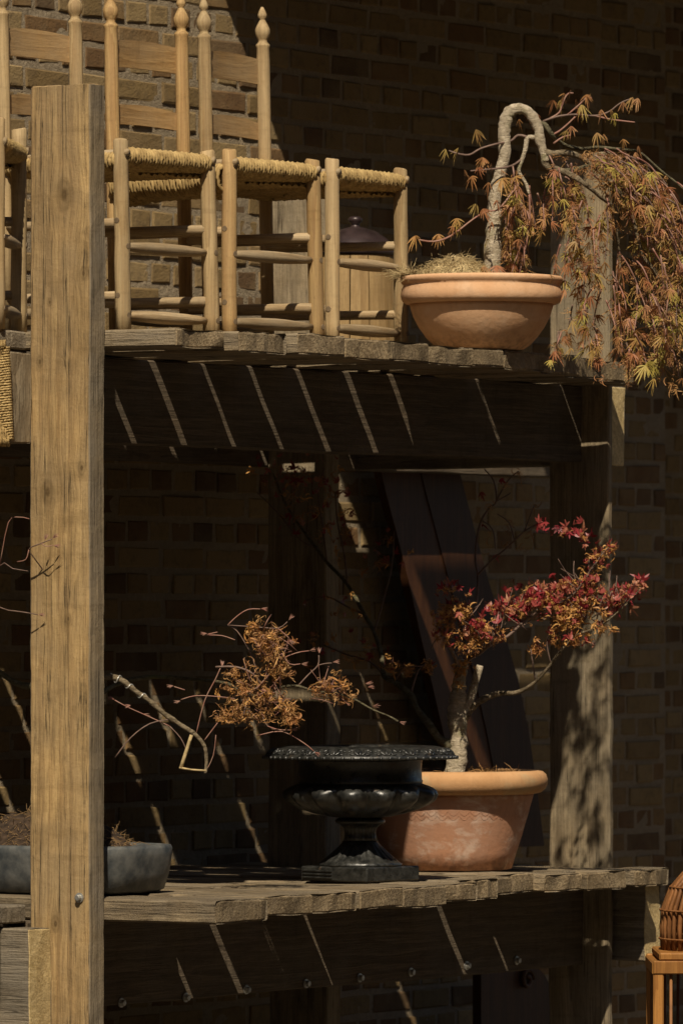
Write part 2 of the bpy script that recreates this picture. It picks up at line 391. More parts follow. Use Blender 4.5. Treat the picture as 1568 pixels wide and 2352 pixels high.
M['leaf_red'] = leafmat('crimson_leaf', [(.1, (.30, .035, .038)), (.45, (.23, .022, .028)), (.7, (.36, .10, .075)), (.9, (.40, .18, .10))], .2, .4)

# ------------------------------------------------------------------ ground and sky-lit surroundings
gm = mesh('ground', [(-400, -400, GZ), (400, -400, GZ), (400, 400, GZ), (-400, 400, GZ)], [(0, 1, 2, 3)], M['ground'])
tag(put('ground', gm), kind='structure')

# ------------------------------------------------------------------ brick walls
WY = 1.25
def brick_meshes(L, n):
    out = []
    for i in range(n):
        rr = random.Random(i * 13 + int(L * 1000)); h = .0565; dpt = .05; c = .003
        def j(a): return rr.uniform(-a, a)
        ol = [(-L / 2 + j(.003), -h / 2 + j(.002)), (L / 2 + j(.003), -h / 2 + j(.002)), (L / 2 + j(.003), h / 2 + j(.002)), (-L / 2 + j(.003), h / 2 + j(.002))]
        v = [(x, dpt, z) for x, z in ol] + [(x, .0010 + j(.001), z) for x, z in ol]
        v += [(x - math.copysign(c + abs(j(.004)), x), -.0012 + j(.001), z - math.copysign(c + abs(j(.003)), z)) for x, z in ol]
        f = [(8, 9, 10, 11)] + [(a, (a + 1) % 4, 4 + (a + 1) % 4, 4 + a) for a in range(4)] + [(4 + a, 4 + (a + 1) % 4, 8 + (a + 1) % 4, 8 + a) for a in range(4)]
        me = mesh('brick', v, f, M['brick']); out.append(me)
    return out
HDR = brick_meshes(.0945, 8); STR = brick_meshes(.206, 8)
def brick_wall(label, u0, u1, y, zt, vis, maxn=300):
    w = thing('brick_wall', label, 'wall', ((u0 + u1) / 2, y, GZ))
    def rel(p): return (p[0] - w.location.x, p[1] - w.location.y, p[2] - w.location.z)
    lst = []; pit = .0748; row = 0; z = GZ + pit / 2
    while z < zt:
        hd = row % 2; step = .1125 if hd else .225
        x = u0 - R.uniform(0, .02) + (.056 if hd else 0)
        while x < u1 - .02:
            a = max(x, u0); b = min(x + step, u1)
            if b - a > step * .6: lst.append(((a + b) / 2, z + R.uniform(-.002, .002), hd, (b - a) / step))
            x += step + R.uniform(-.002, .002)
        z += pit; row += 1
    sc_ = []
    for i, (bx, bz, hd, fr) in enumerate(lst):
        X, Y = px((bx, y, bz)); s = vis(X, Y)
        if s > 0: sc_.append((s * (1 if hd else 2), i))
    sc_.sort(reverse=True); top = {i for _, i in sc_[:maxn]}
    V = []; F = []; T = []
    for i, (bx, bz, hd, fr) in enumerate(lst):
        me = R.choice(HDR if hd else STR); rz = R.uniform(-.012, .012); dy = R.uniform(-.003, .004)
        if i in top:
            o = put('brick', me, w, rel((bx, y + dy, bz)), (0, rz, 0)); o.scale = (fr, 1, 1)
        else:
            b = len(V); t = R.random()
            for q in me.vertices: V.append((q.co.x * fr + bx - w.location.x, q.co.y + dy, q.co.z + bz - w.location.z))
            for p in me.polygons: F.append(tuple(k + b for k in p.vertices)); T.append(t)
    me = mesh('brickwork', V, F, M['brick'])
    at = me.attributes.new('tint', 'FLOAT', 'FACE'); at.data.foreach_set('value', T)
    tag(put('brickwork', me, w), kind='stuff')
    # mortar bed: a slightly uneven sheet just behind the brick faces, on a solid core
    nx = max(2, int((u1 - u0) / .03)); nz = int((zt - GZ) / .03); mv = []; mf = []
    for k in range(nz + 1):
        for i in range(nx + 1):
            p = Vector((u0 + (u1 - u0) * i / nx, 0, GZ + (zt - GZ) * k / nz))
            mv.append((p.x - w.location.x, .0030 + mnoise.noise(p * 23) * .0024 + mnoise.noise(p * 5) * .0015, p.z - GZ))
    for k in range(nz):
        for i in range(nx):
            a = k * (nx + 1) + i; mf.append((a, a + 1, a + nx + 2, a + nx + 1))
    put('mortar_bed', mesh('mortar_bed', mv, mf, M['mortar']), w)
    put('wall_core', timber_mesh('wall_core', u1 - u0, .22, zt + .6 - GZ, M['mortar']), w, (0, .152, (zt + .6 - GZ) / 2))
    return w
def vis_main(x, y):
    if x < -30 or x > 1390 or y < -30 or y > 2352: return 0
    if y < 640 and not (700 < x < 930 and y > 380): return 3 - x * 1e-4 - abs(y - 250) * 1e-4
    if 245 < x < 1257 and 1072 < y < 1985: return 2 - abs(x - 420) * 1e-3
    return .5 if y > 2220 and 250 < x < 1250 else 0
brick_wall('long weathered brown brick wall behind the timber shelving, sunlit at upper left', -.6, 4.59, WY, 2.3, vis_main)
brick_wall('shaded brick wall strip at the right edge beyond the vertical joint', 4.595, 5.06, WY + .035, 2.3,
           lambda x, y: 1 if 1380 < x < 1560 and -20 < y < 2360 else 0)
brick_wall('dark brick wall set back beyond the corner, right edge', 5.0, 7.6, WY + .75, 2.3, lambda x, y: 1 if x < 1600 and -20 < y < 2360 else 0, 60)

# unseen canopy over the wall, shaped to keep the upper and right-hand wall in shade
cz = 2.4
can = thing('canopy', 'unseen lean-to canopy above the shelving, its sheets shaped to shade the brick wall', 'canopy', (3.5, WY, cz))
def roof(u0, u1, y0, y1, z=.03):
    put('roof_sheet', timber_mesh('roof_sheet', u1 - u0, y1 - y0, .008, M['roofing'], c=.001, amp=0), can, ((u0 + u1) / 2 - 3.5, (y0 + y1) / 2 - WY, z))
roof(2.02, 11.0, .553, WY)
roof(1.66, 11.0, .200, .552, .032)
roof(2.46, 11.0, .173, .199, .033)  # starts further right, leaving a slit shaped to pass a strip of sun
roof(1.66, 11.0, -.29, .172, .031)  # deep sheet, added to shade the lower right-hand wall
roof(4.62, 11.0, WY - .05, 2.6, .044)  # extra sheet, added to keep sun off the set-back wall
for i in range(8):
    x = -.35 + i * 1.1
    put('rafter', timber_mesh('rafter', .06, 1.4 if i else .6, .1, M['beam']), can, (x if i else -1.3, -.75 if i else -.31, -.05))

# ------------------------------------------------------------------ timber shelving
rack = thing('timber_shelving', 'two-tier shelving of rough planks on heavy timber posts against the brick wall', 'shelving', (1.3, .6, GZ))
RL = rack.location
def rt(name, x0, x1, y0, y1, z0, z1, mat, **kw):
    o = timber(name, x0, x1, y0, y1, z0, z1, mat, rack, **kw)
    o.location = o.location - RL; return o
ZU, ZL, TH = .7645, -.673, .050
# posts
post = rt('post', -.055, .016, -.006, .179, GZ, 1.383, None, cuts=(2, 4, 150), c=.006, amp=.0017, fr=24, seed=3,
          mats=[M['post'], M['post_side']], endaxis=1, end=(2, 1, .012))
post['label'] = 'honey brown sawn front post'
pr = rt('post', 2.688, 2.712, .10, .30, GZ, 1.382, M['post_grey'], cuts=(1, 3, 50), amp=.003, seed=5)
pr['label'] = 'grey weathered right-hand post'
rt('post', 2.275, 2.35, .80, 1.0, GZ, 1.30, M['post_grey'], cuts=(1, 3, 40), amp=.003, seed=8)
# bearers running from front to back, next to the posts
rt('bearer', -.152, -.058, .166, 1.2, .478, .709, None, cuts=(2, 6, 3), amp=.003, seed=11, mats=[M['bearer'], M['post_grey']], endaxis=1, end=(1, -1, .006))
rt('bearer', -.158, -.058, .105, 1.2, -1.0, -.745, None, cuts=(2, 6, 3), amp=.004, seed=12, mats=[M['bearer'], M['bearer_end']], endaxis=1, end=(1, -1, .006))
rt('bearer', 2.74, 2.82, .12, 1.2, .478, .706, None, cuts=(2, 6, 3), amp=.003, seed=13, mats=[M['bearer'], M['bearer_end']], endaxis=1, end=(1, -1, .006))
rt('bearer', 2.742, 2.83, .008, 1.2, -.949, -.734, None, cuts=(2, 6, 3), amp=.003, seed=14, mats=[M['bearer'], M['bearer_end']], endaxis=1, end=(1, -1, .006))
# beams along the wall under the planks
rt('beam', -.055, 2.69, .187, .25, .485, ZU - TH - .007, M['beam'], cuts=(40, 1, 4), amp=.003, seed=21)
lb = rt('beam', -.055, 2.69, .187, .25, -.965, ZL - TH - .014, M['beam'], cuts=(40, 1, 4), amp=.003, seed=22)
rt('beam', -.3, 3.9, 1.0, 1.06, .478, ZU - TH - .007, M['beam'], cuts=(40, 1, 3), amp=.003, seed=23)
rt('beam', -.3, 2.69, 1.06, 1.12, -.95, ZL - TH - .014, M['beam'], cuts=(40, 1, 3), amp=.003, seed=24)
# coach bolts with washers along the foot of the lower beam
bm = MB(); v, f = lathe([(.013, 0), (.013, .003), (.008, .0035), (.008, .012), (.006, .013)], 10); bm.add([(a, -c, b) for a, b, c in v], f)
bolt_me = mesh('bolt', bm.v, bm.f, M['steel'])
for bx, by in ((278, 2303), (426, 2291), (565, 2273), (702, 2259), (825, 2246), (942, 2233), (1070, 2218), (1185, 2206)):
    p = on_y(bx, by, .186); b = put('bolt', bolt_me, lb, p - RL - lb.location); b.rotation_euler = (0, R.uniform(0, 1), 0)
p = P(174, 2062, zd_of((-.055, .02, 0))); b = put('bolt', bolt_me, post, (-.0365, .02 - .085, p.z - (GZ + 1.383) / 2), (0, 0, math.radians(-90)))

def ends(pxs, z):                      # front ends of the planks measured along the shelf edge
    return [on_z(x, y, z) for x, y in pxs]
def end_at(E, u):
    for a, b in zip(E, E[1:]):
        if a.x <= u <= b.x or b is E[-1] or (u < E[0].x):
            t = 0 if b.x == a.x else max(0, min(1, (u - a.x) / (b.x - a.x)))
            return a.y + (b.y - a.y) * t
EU = ends([(404, 750), (492, 756), (580, 760), (690, 765), (800, 774), (903, 783), (1025, 788), (1040, 796), (1230, 808), (1300, 816), (1420, 836)], ZU)
EL = ends([(390, 2070), (483, 2069), (595, 2062), (709, 2055), (813, 2046), (948, 2040), (1031, 2031)], ZL) + ends([(1150, 2016), (1268, 2006), (1400, 1998), (1517, 1992)], ZL - .0072)
def planks(z, gaps, E, seed):
    rr = random.Random(seed)
    for i in range(len(gaps) - 1):
        g0 = gaps[i][0]; g1 = gaps[i + 1][0]
        a = g0 + gaps[i][1] / 2; b = g1 - gaps[i + 1][1] / 2
        v0 = end_at(E, (a + b) / 2) + rr.uniform(-.014, .014)
        if z < 0 and (a + b) / 2 > 2.05: v0 -= .055
        v1 = WY - .012
        dz = rr.uniform(-.003, .001)
        o = rt('plank', a, b, v0, v1, z - (.0072 if z < 0 and a > 1.9 else 0) - TH + dz + rr.uniform(-.006, .005), z - (.0072 if z < 0 and a > 1.9 else 0) + dz, None, cuts=(7, 14, 3), c=.005, amp=.0035, fr=12,
               end=(1, -1, .010), seed=seed + i * 7, mats=[M['plank'], M['plank_end']], endaxis=1)
        w_ = b - a; ga = gaps[i][1]; gb = gaps[i + 1][1]; yc = (v0 + v1) / 2
        for q in o.data.vertices:
            t_ = max(0, min(1, (.03 - (q.co.y + yc)) / .09))
            if q.co.x < 0: q.co.x -= t_ * max(0, ga - .012) / 2 * min(1, -q.co.x / (w_ * .4))
            else: q.co.x += t_ * max(0, gb - .012) / 2 * min(1, q.co.x / (w_ * .4))
        o.rotation_euler = (0, 0, rr.uniform(-.003, .003))
planks(ZU, [(.02, 0), (.25, .0525), (.48, .0540), (.716, .0540), (.942, .0530), (1.165, .0565), (1.406, .0540), (1.63, .0525), (1.862, .0530), (2.09, .048), (2.312, .08), (2.55, .040), (2.685, 0)], EU, 101)
planks(ZL, [(.02, 0), (.26, .048), (.50, .0530), (.735, .0525), (.965, .0540), (1.19, .0565), (1.42, .042), (1.645, .040), (1.862, .0540), (2.09, .042), (2.312, .08), (2.55, .040), (2.684, 0)], EL, 201)
for z_, E_ in ((ZU, EU), (ZL, EL)):
    rt('plank', 2.274, 2.349, end_at(E_, 2.31), .79, z_ - TH, z_ - .002, M['plank'], cuts=(1, 8, 1), amp=.003, seed=77)
for y0_, y1_ in ((-.012, .097), (.304, WY - .012)):      # last board of the lower shelf, cut round the right-hand post
    rt('plank', 2.688, 2.842, y0_, y1_, ZL - .057, ZL - .0075, None, cuts=(5, 6, 3), c=.005, amp=.003, end=(1, -1, .008), seed=88, mats=[M['plank'], M['plank_end']], endaxis=1)
rt('plank', .02, 2.685, 1.005, WY - .02, ZU + .005, ZU + .03, M['beam'], cuts=(20, 1, 0), amp=.002, seed=31)       # board added along the back to block sun through the rear gaps
# boards of the neighbouring bay on the left, laid lengthways
for k, (y0, y1) in enumerate(((.182, .41), (.42, .64), (.65, .9), (.91, 1.2))):
    rt('plank', -1.4, -.062, y0, y1, .712, .757, M['beam'] if k else M['bearer'], cuts=(20, 3, 1), amp=.003, seed=41 + k)
    rt('plank', -1.4, -.062, y0, y1, -.735, -.690, M['bearer'], cuts=(20, 3, 1), amp=.003, seed=51 + k)
rt('post', -1.45, -1.37, -.01, .18, GZ, 1.36, M['post_grey'], cuts=(1, 2, 20), amp=.002, seed=61)
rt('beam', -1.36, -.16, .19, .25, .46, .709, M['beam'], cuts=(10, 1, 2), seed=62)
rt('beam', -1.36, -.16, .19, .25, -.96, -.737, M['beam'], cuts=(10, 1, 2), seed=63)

# ------------------------------------------------------------------ unseen buildings added behind the camera to block sky light
def sky_blocker(label, cx, cy, dx, dy, h):
    t = thing('sky_block_building', label, 'building', (cx, cy, GZ))
    put('wall', timber_mesh('wall', dx, dy, h, M['mortar_dark']), t, (0, 0, h / 2))
    put('roof', timber_mesh('roof', dx + .6, dy + .6, .3, M['roofing']), t, (0, 0, h + .16))
    return t
M['mortar_dark'] = simple('dark_yard_brick', (.13, .085, .05), .95, 0, .3, 3, .3)
sky_blocker('unseen tall dark brick building opposite the shelving, added to block sky light', -6, -19, 60, 6, 13.0)
sky_blocker('unseen tall dark brick building behind the viewpoint, added to block sky light', -26, -2, 6, 40, 13.0)

# ------------------------------------------------------------------ rush-seated ladder-back chairs
CH_W, CH_B, CH_D = .178, .150, .40     # half width at the front, at the back, depth
def rush_seat(fatside=False):
    b = MB(); rr = random.Random(5)
    c = [Vector((-CH_W, 0, 0)), Vector((CH_W, 0, 0)), Vector((CH_B, CH_D, 0)), Vector((-CH_B, CH_D, 0))]
    for s in range(4):
        a, e = c[s], c[(s + 1) % 4]; t = (e - a); L = t.length; t = t / L
        nrm = Vector((-t.y, t.x, 0))              # inwards
        n = int(L / .0108); zo = -.012 if s in (1, 3) else (0 if s == 0 else -.012); fat = .78
        if fatside and s == 3: zo = -.034; fat = 1.5
        for i in range(1, n):
            d = L * i / n + rr.uniform(-.001, .001)
            inn = min(d, L - d, .19) + .012
            prof = [(inn, .003), (inn * .8, .010), (inn * .6, .014), (inn * .4, .018), (inn * .2, .021), (.006, .024), (-.010, .022), (-.020, .014), (-.0235, .002),
                    (-.021, -.012), (-.011, -.022), (.006, -.026), (inn * .2, -.029), (inn * .4, -.032), (inn * .6, -.034), (inn * .8, -.034), (inn, -.030)]
            base = a + t * d; pts = []; rad = []
            prof = [(p if p > .03 else p * fat, max(z * fat, -.021 - (.03 if fat > 1 and p < .05 else 0)) + zo * max(0, 1 - max(0, p - .03) / .16)) for p, z in prof]
            for k, (p, z) in enumerate(prof):
                for h in (0, .5):
                    if h and k == len(prof) - 1: break
                    p2, z2 = prof[min(k + 1, len(prof) - 1)]
                    pp = p + (p2 - p) * h; zz = z + (z2 - z) * h
                    pts.append(base + nrm * pp + t * (rr.uniform(-.0012, .0012)) + Vector((0, 0, zz + rr.uniform(-.0012, .0012))))
                    rad.append((.0068 if (k * 2 + (h > 0) + i) % 2 else .0044) * rr.uniform(.85, 1.15))
            b.tube(pts, rad, 5, False)
    return mesh('rush_seat', b.v, b.f, M['rush'], True)
RUSH = rush_seat(); RUSH_B = rush_seat(True)
def turned(prof, n=12):
    v, f = lathe(prof, n); return v, f
plug_v, plug_f = lathe([(.0075, -.002), (.0075, .0006), (.007, .0008)], 9)
PLUG = mesh('peg', plug_v, plug_f, simple('dark_peg', (.23, .165, .10), .7, 0, .3))
def lean_tube(p0, p1, r0, r1, n=12, seg=6, wob=.02, bulge=None):
    p0, p1 = Vector(p0), Vector(p1); pts = []; rad = []
    for i in range(seg + 1):
        t = i / seg; pts.append(p0.lerp(p1, t) + Vector((R.uniform(-1, 1), R.uniform(-1, 1), 0)) * .0008)
        r = r0 + (r1 - r0) * t
        if bulge: r = r0 + (bulge - r0) * math.sin(math.pi * t) ** .8
        rad.append(r * (1 + R.uniform(-wob, wob)))
    return pts, rad
def chair(label, loc, rz, lean=(0, 0, 0, 0), hl=(.492, .492), wood_=('leg', 'leg')):
    t = thing('ladder_back_chair', label, 'chair', loc, rz, 'rush-seated chairs lined up on the upper shelf')
    for s, k in ((-1, 0), (1, 1)):
        lx = s * CH_W; ft = Vector((lx + lean[k], -lean[2 + k], 0)); tp = Vector((lx, 0, hl[k]))
        b = MB(); pts, rad = lean_tube(ft, tp, .0205, .0195, 12, 8)
        b.tube(pts + [tp + Vector((0, 0, .004))], rad + [.016], 12)
        lg = b.make('front_leg', M[wood_[k]], t)
        for z, ang in ((.455, -90), (.225, -90), (.05, -90), (.10, 0), (.29, 0)):
            q = ft.lerp(tp, z / hl[k]); a = math.radians(ang)
            if ang == -90: o = put('peg', PLUG, lg, q + Vector((0, -.0198, 0)), (math.radians(90), 0, 0))
            elif s < 0: o = put('peg', PLUG, lg, q + Vector((-.0198, 0, 0)), (0, math.radians(-90), 0))
        # back post with turned finial
        bx = s * CH_B
        prof = [(.0175, 0), (.0185, .3), (.0185, .6), (.0182, .80), (.0175, .832), (.0195, .838), (.0195, .842), (.012, .850), (.0135, .857), (.019, .866), (.0205, .875), (.0205, .884),
                (.015, .896), (.0085, .908), (.0075, .912), (.0125, .917), (.0125, .924), (.009, .934), (.003, .945)]
        v, f = turned(prof, 14)
        bp = put('back_post', mesh('back_post', v, f, M[wood_[k]], True), t, (bx, CH_D, 0), (math.radians(-1.2), 0, 0))
    # slats, bowed backwards
    for zc, h, hh in ((.768, .068, .008), (.606, .046, .010)):
        v = []; f = []; nx = 12
        for i in range(nx + 1):
            u = -1 + 2 * i / nx; x = u * (CH_B - .012); y = CH_D + .018 + .016 * (1 - u * u)
            up = h / 2 + hh * (1 - u * u) * 1.3; dn = -h / 2 + hh * (1 - u * u) * .6
            for dy in (-.005, .005):
                v += [(x, y + dy + .01, zc + dn), (x, y + dy + .01, zc), (x, y + dy + .01, zc + up)]
        for i in range(nx):
            a = i * 6; c = a + 6
            f += [(a, c, c + 1, a + 1), (a + 1, c + 1, c + 2, a + 2), (a + 3, a + 4, c + 4, c + 3), (a + 4, a + 5, c + 5, c + 4), (a + 2, c + 2, c + 5, a + 5), (a, a + 3, c + 3, c)]
        f += [(0, 1, 4, 3), (1, 2, 5, 4), (nx * 6, nx * 6 + 3, nx * 6 + 4, nx * 6 + 1), (nx * 6 + 1, nx * 6 + 4, nx * 6 + 5, nx * 6 + 2)]
        sl = put('slat', mesh('slat', v, f, M['slat'], False), t)
    put('seat', RUSH_B if wood_[0] == 'leg_b' else RUSH, t, (0, 0, .455))
    # rails under the rush, poking out at the corners
    for s in (-1, 1):
        b = MB(); pts, rad = lean_tube((s * (CH_W + .0), -.024, .462), (s * CH_B, CH_D + .02, .462), .010, .010, 8, 3); b.tube(pts, rad, 8); b.make('seat_rail', M['rung_y'], t)
        for z, r in ((.10, .0125), (.285, .0125)):
            b = MB(); pts, rad = lean_tube((s * (CH_W - .002), .0, z), (s * CH_B, CH_D, z + .004), r, r, 9, 6, .04); b.tube(pts, rad, 9); b.make('side_rung', M['rung_y'], t)
    for z in (.05, .225):
        b = MB(); pts, rad = lean_tube((-CH_W + .004, 0, z), (CH_W - .004, 0, z), .0085, .0085, 10, 9, .02, .0165); b.tube(pts, rad, 10); b.make('front_rung', M['rung'], t)
    b = MB(); pts, rad = lean_tube((-CH_B, CH_D, .07), (CH_B, CH_D, .07), .0085, .0085, 10, 9, .02, .0155); b.tube(pts, rad, 10); b.make('back_rung', M['rung'], t)
    t.scale = (1.02, 1.02, 1.025)
    return t
ZC = ZU + .004
chair('rush-seated ladder-back chair immediately right of the front timber post', (.597, .212, ZC), math.radians(-4), (.0, .014, .008, .006), (.492, .484))
chair('rush-seated ladder-back chair in the middle of the row, its seat side showing', (1.039, .17, ZC), math.radians(-4), (0, .018, 0, .004), (.492, .486), ('leg_b', 'leg_b'))
chair('rush-seated ladder-back chair nearest the terracotta bowl', (1.494, .16, ZC), math.radians(2), (0, 0.004, 0, .002), (.494, .488))
lz = on_y(40, 760, .235)
cz_ = chair('ladder-back chair at the left edge, cut off beyond the front timber post', (-.016, .272, .757 + .004), math.radians(27), (0, 0, 0, 0), (.515, .515))

# ------------------------------------------------------------------ strands (coir, dry needles)
def strands(b, n, centre, spread, ln, rad, seed, flat=.35, up=.4, zfun=None):
    rr = random.Random(seed)
    for i in range(n):
        a = rr.uniform(0, 6.283); q = math.sqrt(rr.random())
        p = Vector((centre[0] + math.cos(a) * q * spread[0], centre[1] + math.sin(a) * q * spread[1], centre[2]))
        if zfun: p.z += zfun(p.x - centre[0], p.y - centre[1])
        d = Vector((rr.gauss(0, 1), rr.gauss(0, 1), rr.gauss(0, flat))).normalized(); L = ln * rr.uniform(.5, 1.3)
        m = p + d * L * .5 + Vector((0, 0, up * L * rr.random())); e = p + d * L + Vector((rr.uniform(-.3, .3) * L, rr.uniform(-.3, .3) * L, up * L * rr.uniform(-.5, .6)))
        b.tube([p, m, e], [rad, rad, rad * .5], 3, False)
def mound(rx, ry, h, n=22, rough=.012, seed=0, pw=1.0, off=(0, 0)):
    v = [(off[0], off[1], h)]; f = []; rings = 9
    for i in range(1, rings + 1):
        t = i / rings
        for j in range(n):
            a = 6.2832 * j / n; x = rx * t * math.cos(a) + off[0] * (1 - t); y = ry * t * math.sin(a) + off[1] * (1 - t)
            z = h * (1 - t ** 1.6) ** pw + mnoise.noise(Vector((x * 30, y * 30, seed))) * rough * (1 if i < rings else 0)
            v.append((x, y, z))
    for j in range(n): f.append((0, 1 + j, 1 + (j + 1) % n))
    for i in range(rings - 1):
        for j in range(n):
            a = 1 + i * n + j; b = 1 + i * n + (j + 1) % n; f.append((a, a + n, b + n, b))
    return v, f

# ------------------------------------------------------------------ terracotta bowl on the upper shelf
bc = P(1105, 800, 17.85); bowl_z = ZU + .003
bowl = thing('terracotta_bowl', 'wide shallow terracotta bowl with rolled rim on the upper shelf', 'pot', (bc.x, bc.y, bowl_z))
v, f = lathe([(.10, 0), (.116, .002), (.132, .014), (.152, .035), (.172, .063), (.187, .092), (.194, .115), (.198, .126)], 64)
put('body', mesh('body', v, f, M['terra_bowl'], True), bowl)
v, f = lathe([(.190, .1255), (.205, .126), (.214, .131), (.2195, .140), (.2205, .152), (.218, .166), (.2145, .174), (.2140, .178), (.2170, .182), (.2215, .188), (.2225, .195), (.219, .2005), (.212, .2015), (.205, .199), (.200, .19), (.196, .16), (.194, .127)], 72, close=False)
put('rim', mesh('rim', v, f, M['terra_bowl'], True), bowl)
v, f = mound(.199, .199, .012, 28, .006, 3); put('soil', mesh('soil', v, f, M['soil'], True), bowl, (0, 0, .165))
rgt = Vector((SA, -CA, 0)); fwd = Vector((CA, SA, 0))
b = MB(); mv, mf = mound(.115, .11, .068, 26, .03, 9); b.add(mv, mf)
strands(b, 900, (0, 0, .006), (.118, .112), .030, .0007, 11, .3, .25, lambda x, y: .066 * max(0, 1 - ((x / .12) ** 2 + (y / .115) ** 2)))
q = rgt * -.07 - fwd * .02
co = b.make('coir_mulch', M['coir'], None, (bc.x + q.x, bc.y + q.y, bowl_z + .182))
tag(co, 'tangled straw-coloured coir heaped around the maple trunk in the terracotta bowl', 'mulch', kind='stuff')
b = MB(); strands(b, 380, (0, 0, 0), (.035, .05), .045, .0008, 12, .35, .15); strands(b, 60, (.0, .0, -.004), (.02, .03), .03, .0007, 13, .5, -.3)
q = rgt * -.188 - fwd * .04
co = b.make('coir_mulch', M['coir'], None, (bc.x + q.x, bc.y + q.y, bowl_z + .205))
tag(co, 'wisp of dry coir hanging over the left rim of the terracotta bowl', 'mulch', kind='stuff')

# ------------------------------------------------------------------ terracotta pot on the lower shelf
pc = P(1031, 2000, 18.4); pz = ZL + .003
pot = thing('terracotta_pot', 'large reddish terracotta pot with thick rolled rim and white bloom, behind the urn', 'pot', (pc.x, pc.y, pz))
v, f = lathe([(.165, 0), (.176, .003), (.19, .05), (.206, .10), (.2215, .155), (.236, .205), (.239, .214)], 72)
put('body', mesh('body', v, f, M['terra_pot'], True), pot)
v, f = lathe([(.230, .213), (.245, .2135), (.258, .2165), (.270, .226), (.2765, .240), (.2775, .255), (.273, .268), (.264, .276), (.252, .279), (.242, .276), (.236, .266), (.233, .24), (.231, .214)], 72, close=False)
put('rim', mesh('rim', v, f, M['terra_rim'], True), pot)
v, f = mound(.234, .234, .03, 30, .012, 5); put('soil', mesh('soil', v, f, M['soil'], True), pot, (0, 0, .252))
b = MB()
for row in range(2):
    for k in range(46):
        a0 = 6.283 * k / 46; zc = .168 - row * .012
        pts = []
        for i in range(7):
            t = i / 6; a = a0 + t * 6.283 / 46 * .95; z = zc - .012 * math.sin(math.pi * t)
            r = .2215 + (z - .155) * .29 + .0004; pts.append((r * math.cos(a), r * math.sin(a), z))
        b.tube(pts, .0004, 4, False)
b.make('scalloped_band', M['terra_pot'], pot)
b = MB(); strands(b, 420, (0, 0, .272), (.2, .2), .03, .0009, 21, .25, .3); strands(b, 120, (.03, -.1, .275), (.1, .06), .02, .001, 22, .5, .5)
lt = b.make('leaf_litter', M['leaf_dry'], None, (pc.x, pc.y, pz)); tag(lt, 'dry brown litter and moss lying in the terracotta pot behind the urn', 'leaf litter', kind='stuff')

# ------------------------------------------------------------------ cast-iron urn
uc = P(827, 2020, 17.57); uz = ZL + .002
urn = thing('garden_urn', 'black cast-iron garden urn with lobed bowl and flat ornamented rim on the lower shelf', 'urn', (uc.x, uc.y, uz))
ua = math.radians(-6)
put('plinth', timber_mesh('plinth', .228, .228, .040, M['iron'], c=.004, amp=.0008), urn, (0, 0, .021), (0, 0, ua))
for k in range(3):
    put('plinth_moulding', timber_mesh('plinth_moulding', .008, .10, .0045, M['iron'], c=.001), urn, Vector((-.1155 * math.cos(ua) - .05 * -math.sin(ua) * -1, 0, 0)) * 0 + Vector((math.cos(ua) * -.1155 - math.sin(ua) * .055, math.sin(ua) * -.1155 + math.cos(ua) * .055, .012 + k * .009)), (0, 0, ua))
def flute(n, z0, z1, amp):
    def fn(r, z, a, i):
        if z0 < z < z1:
            w = math.sin(math.pi * (z - z0) / (z1 - z0)); return r * (1 + amp * w * (abs(math.cos(a * n / 2)) * 1.6 - 1)), z
        return r, z
    return fn
v, f = lathe([(.112, .040), (.113, .046), (.104, .052), (.098, .056), (.085, .066), (.070, .080), (.058, .093), (.050, .102), (.046, .108)], 112, flute(26, .045, .098, .06))
put('foot', mesh('foot', v, f, M['iron'], True), urn)
v, f = lathe([(.046, .107), (.042, .118), (.041, .130), (.045, .143), (.056, .152), (.066, .156), (.0675, .161), (.064, .166), (.052, .170)], 96, flute(22, .108, .150, .06))
put('stem', mesh('stem', v, f, M['iron'], True), urn)
v, f = lathe([(.05, .169), (.085, .173), (.12, .181), (.150, .191), (.175, .203), (.192, .217), (.2, .230), (.2, .241), (.193, .250), (.182, .256), (.171, .260), (.165, .263)], 168, flute(14, .172, .259, .11))
put('bowl', mesh('bowl', v, f, M['iron'], True), urn)
v, f = lathe([(.166, .262), (.169, .268), (.166, .273), (.165, .300), (.166, .322), (.172, .327), (.20, .329), (.256, .328), (.2605, .331), (.2595, .336), (.252, .341), (.236, .357), (.2, .3625), (.180, .3635), (.170, .359), (.158, .34), (.15, .28), (.10, .21), (.0, .20)], 96, close=False)
put('rim', mesh('rim', v, f, M['iron'], True), urn)
b = MB(); no = 22
for k in range(no):
    a0 = 6.283 * k / no
    def lip(da, t):                     # on the sloping face of the lip, t from outer edge to top
        r = .2555 - .0225 * t; z = .3395 + .0185 * t; return Vector((r * math.cos(a0 + da), r * math.sin(a0 + da), z))
    for sgn in (-1, 1):
        pts = [lip(sgn * (.012 + .045 * math.sin(u * 2.6)), .1 + .8 * u) for u in [i / 8 for i in range(9)]]
        b.tube(pts, [.0022 + .0022 * math.sin(3.14 * i / 8) for i in range(9)], 5, True)
        pts = [lip(sgn * (.085 + .035 * math.cos(u * 5.5)), .5 + .33 * math.sin(u * 5.5)) for u in [i / 9 for i in range(10)]]
        b.tube(pts, [.0032 - .0016 * i / 9 for i in range(10)], 5, True)
    b.tube([lip(0, .05), lip(0, .5), lip(0, .95)], [.002, .0045, .0018], 6, True)
nb = 64
for k in range(nb):
    a = 6.283 * k / nb; c0 = Vector((.2595 * math.cos(a), .2595 * math.sin(a), .3325)); b.tube([c0 + Vector((0, 0, -.004)), c0 + Vector((0, 0, .004))], .005, 6, True)
b.make('rim_ornament', M['iron'], urn)

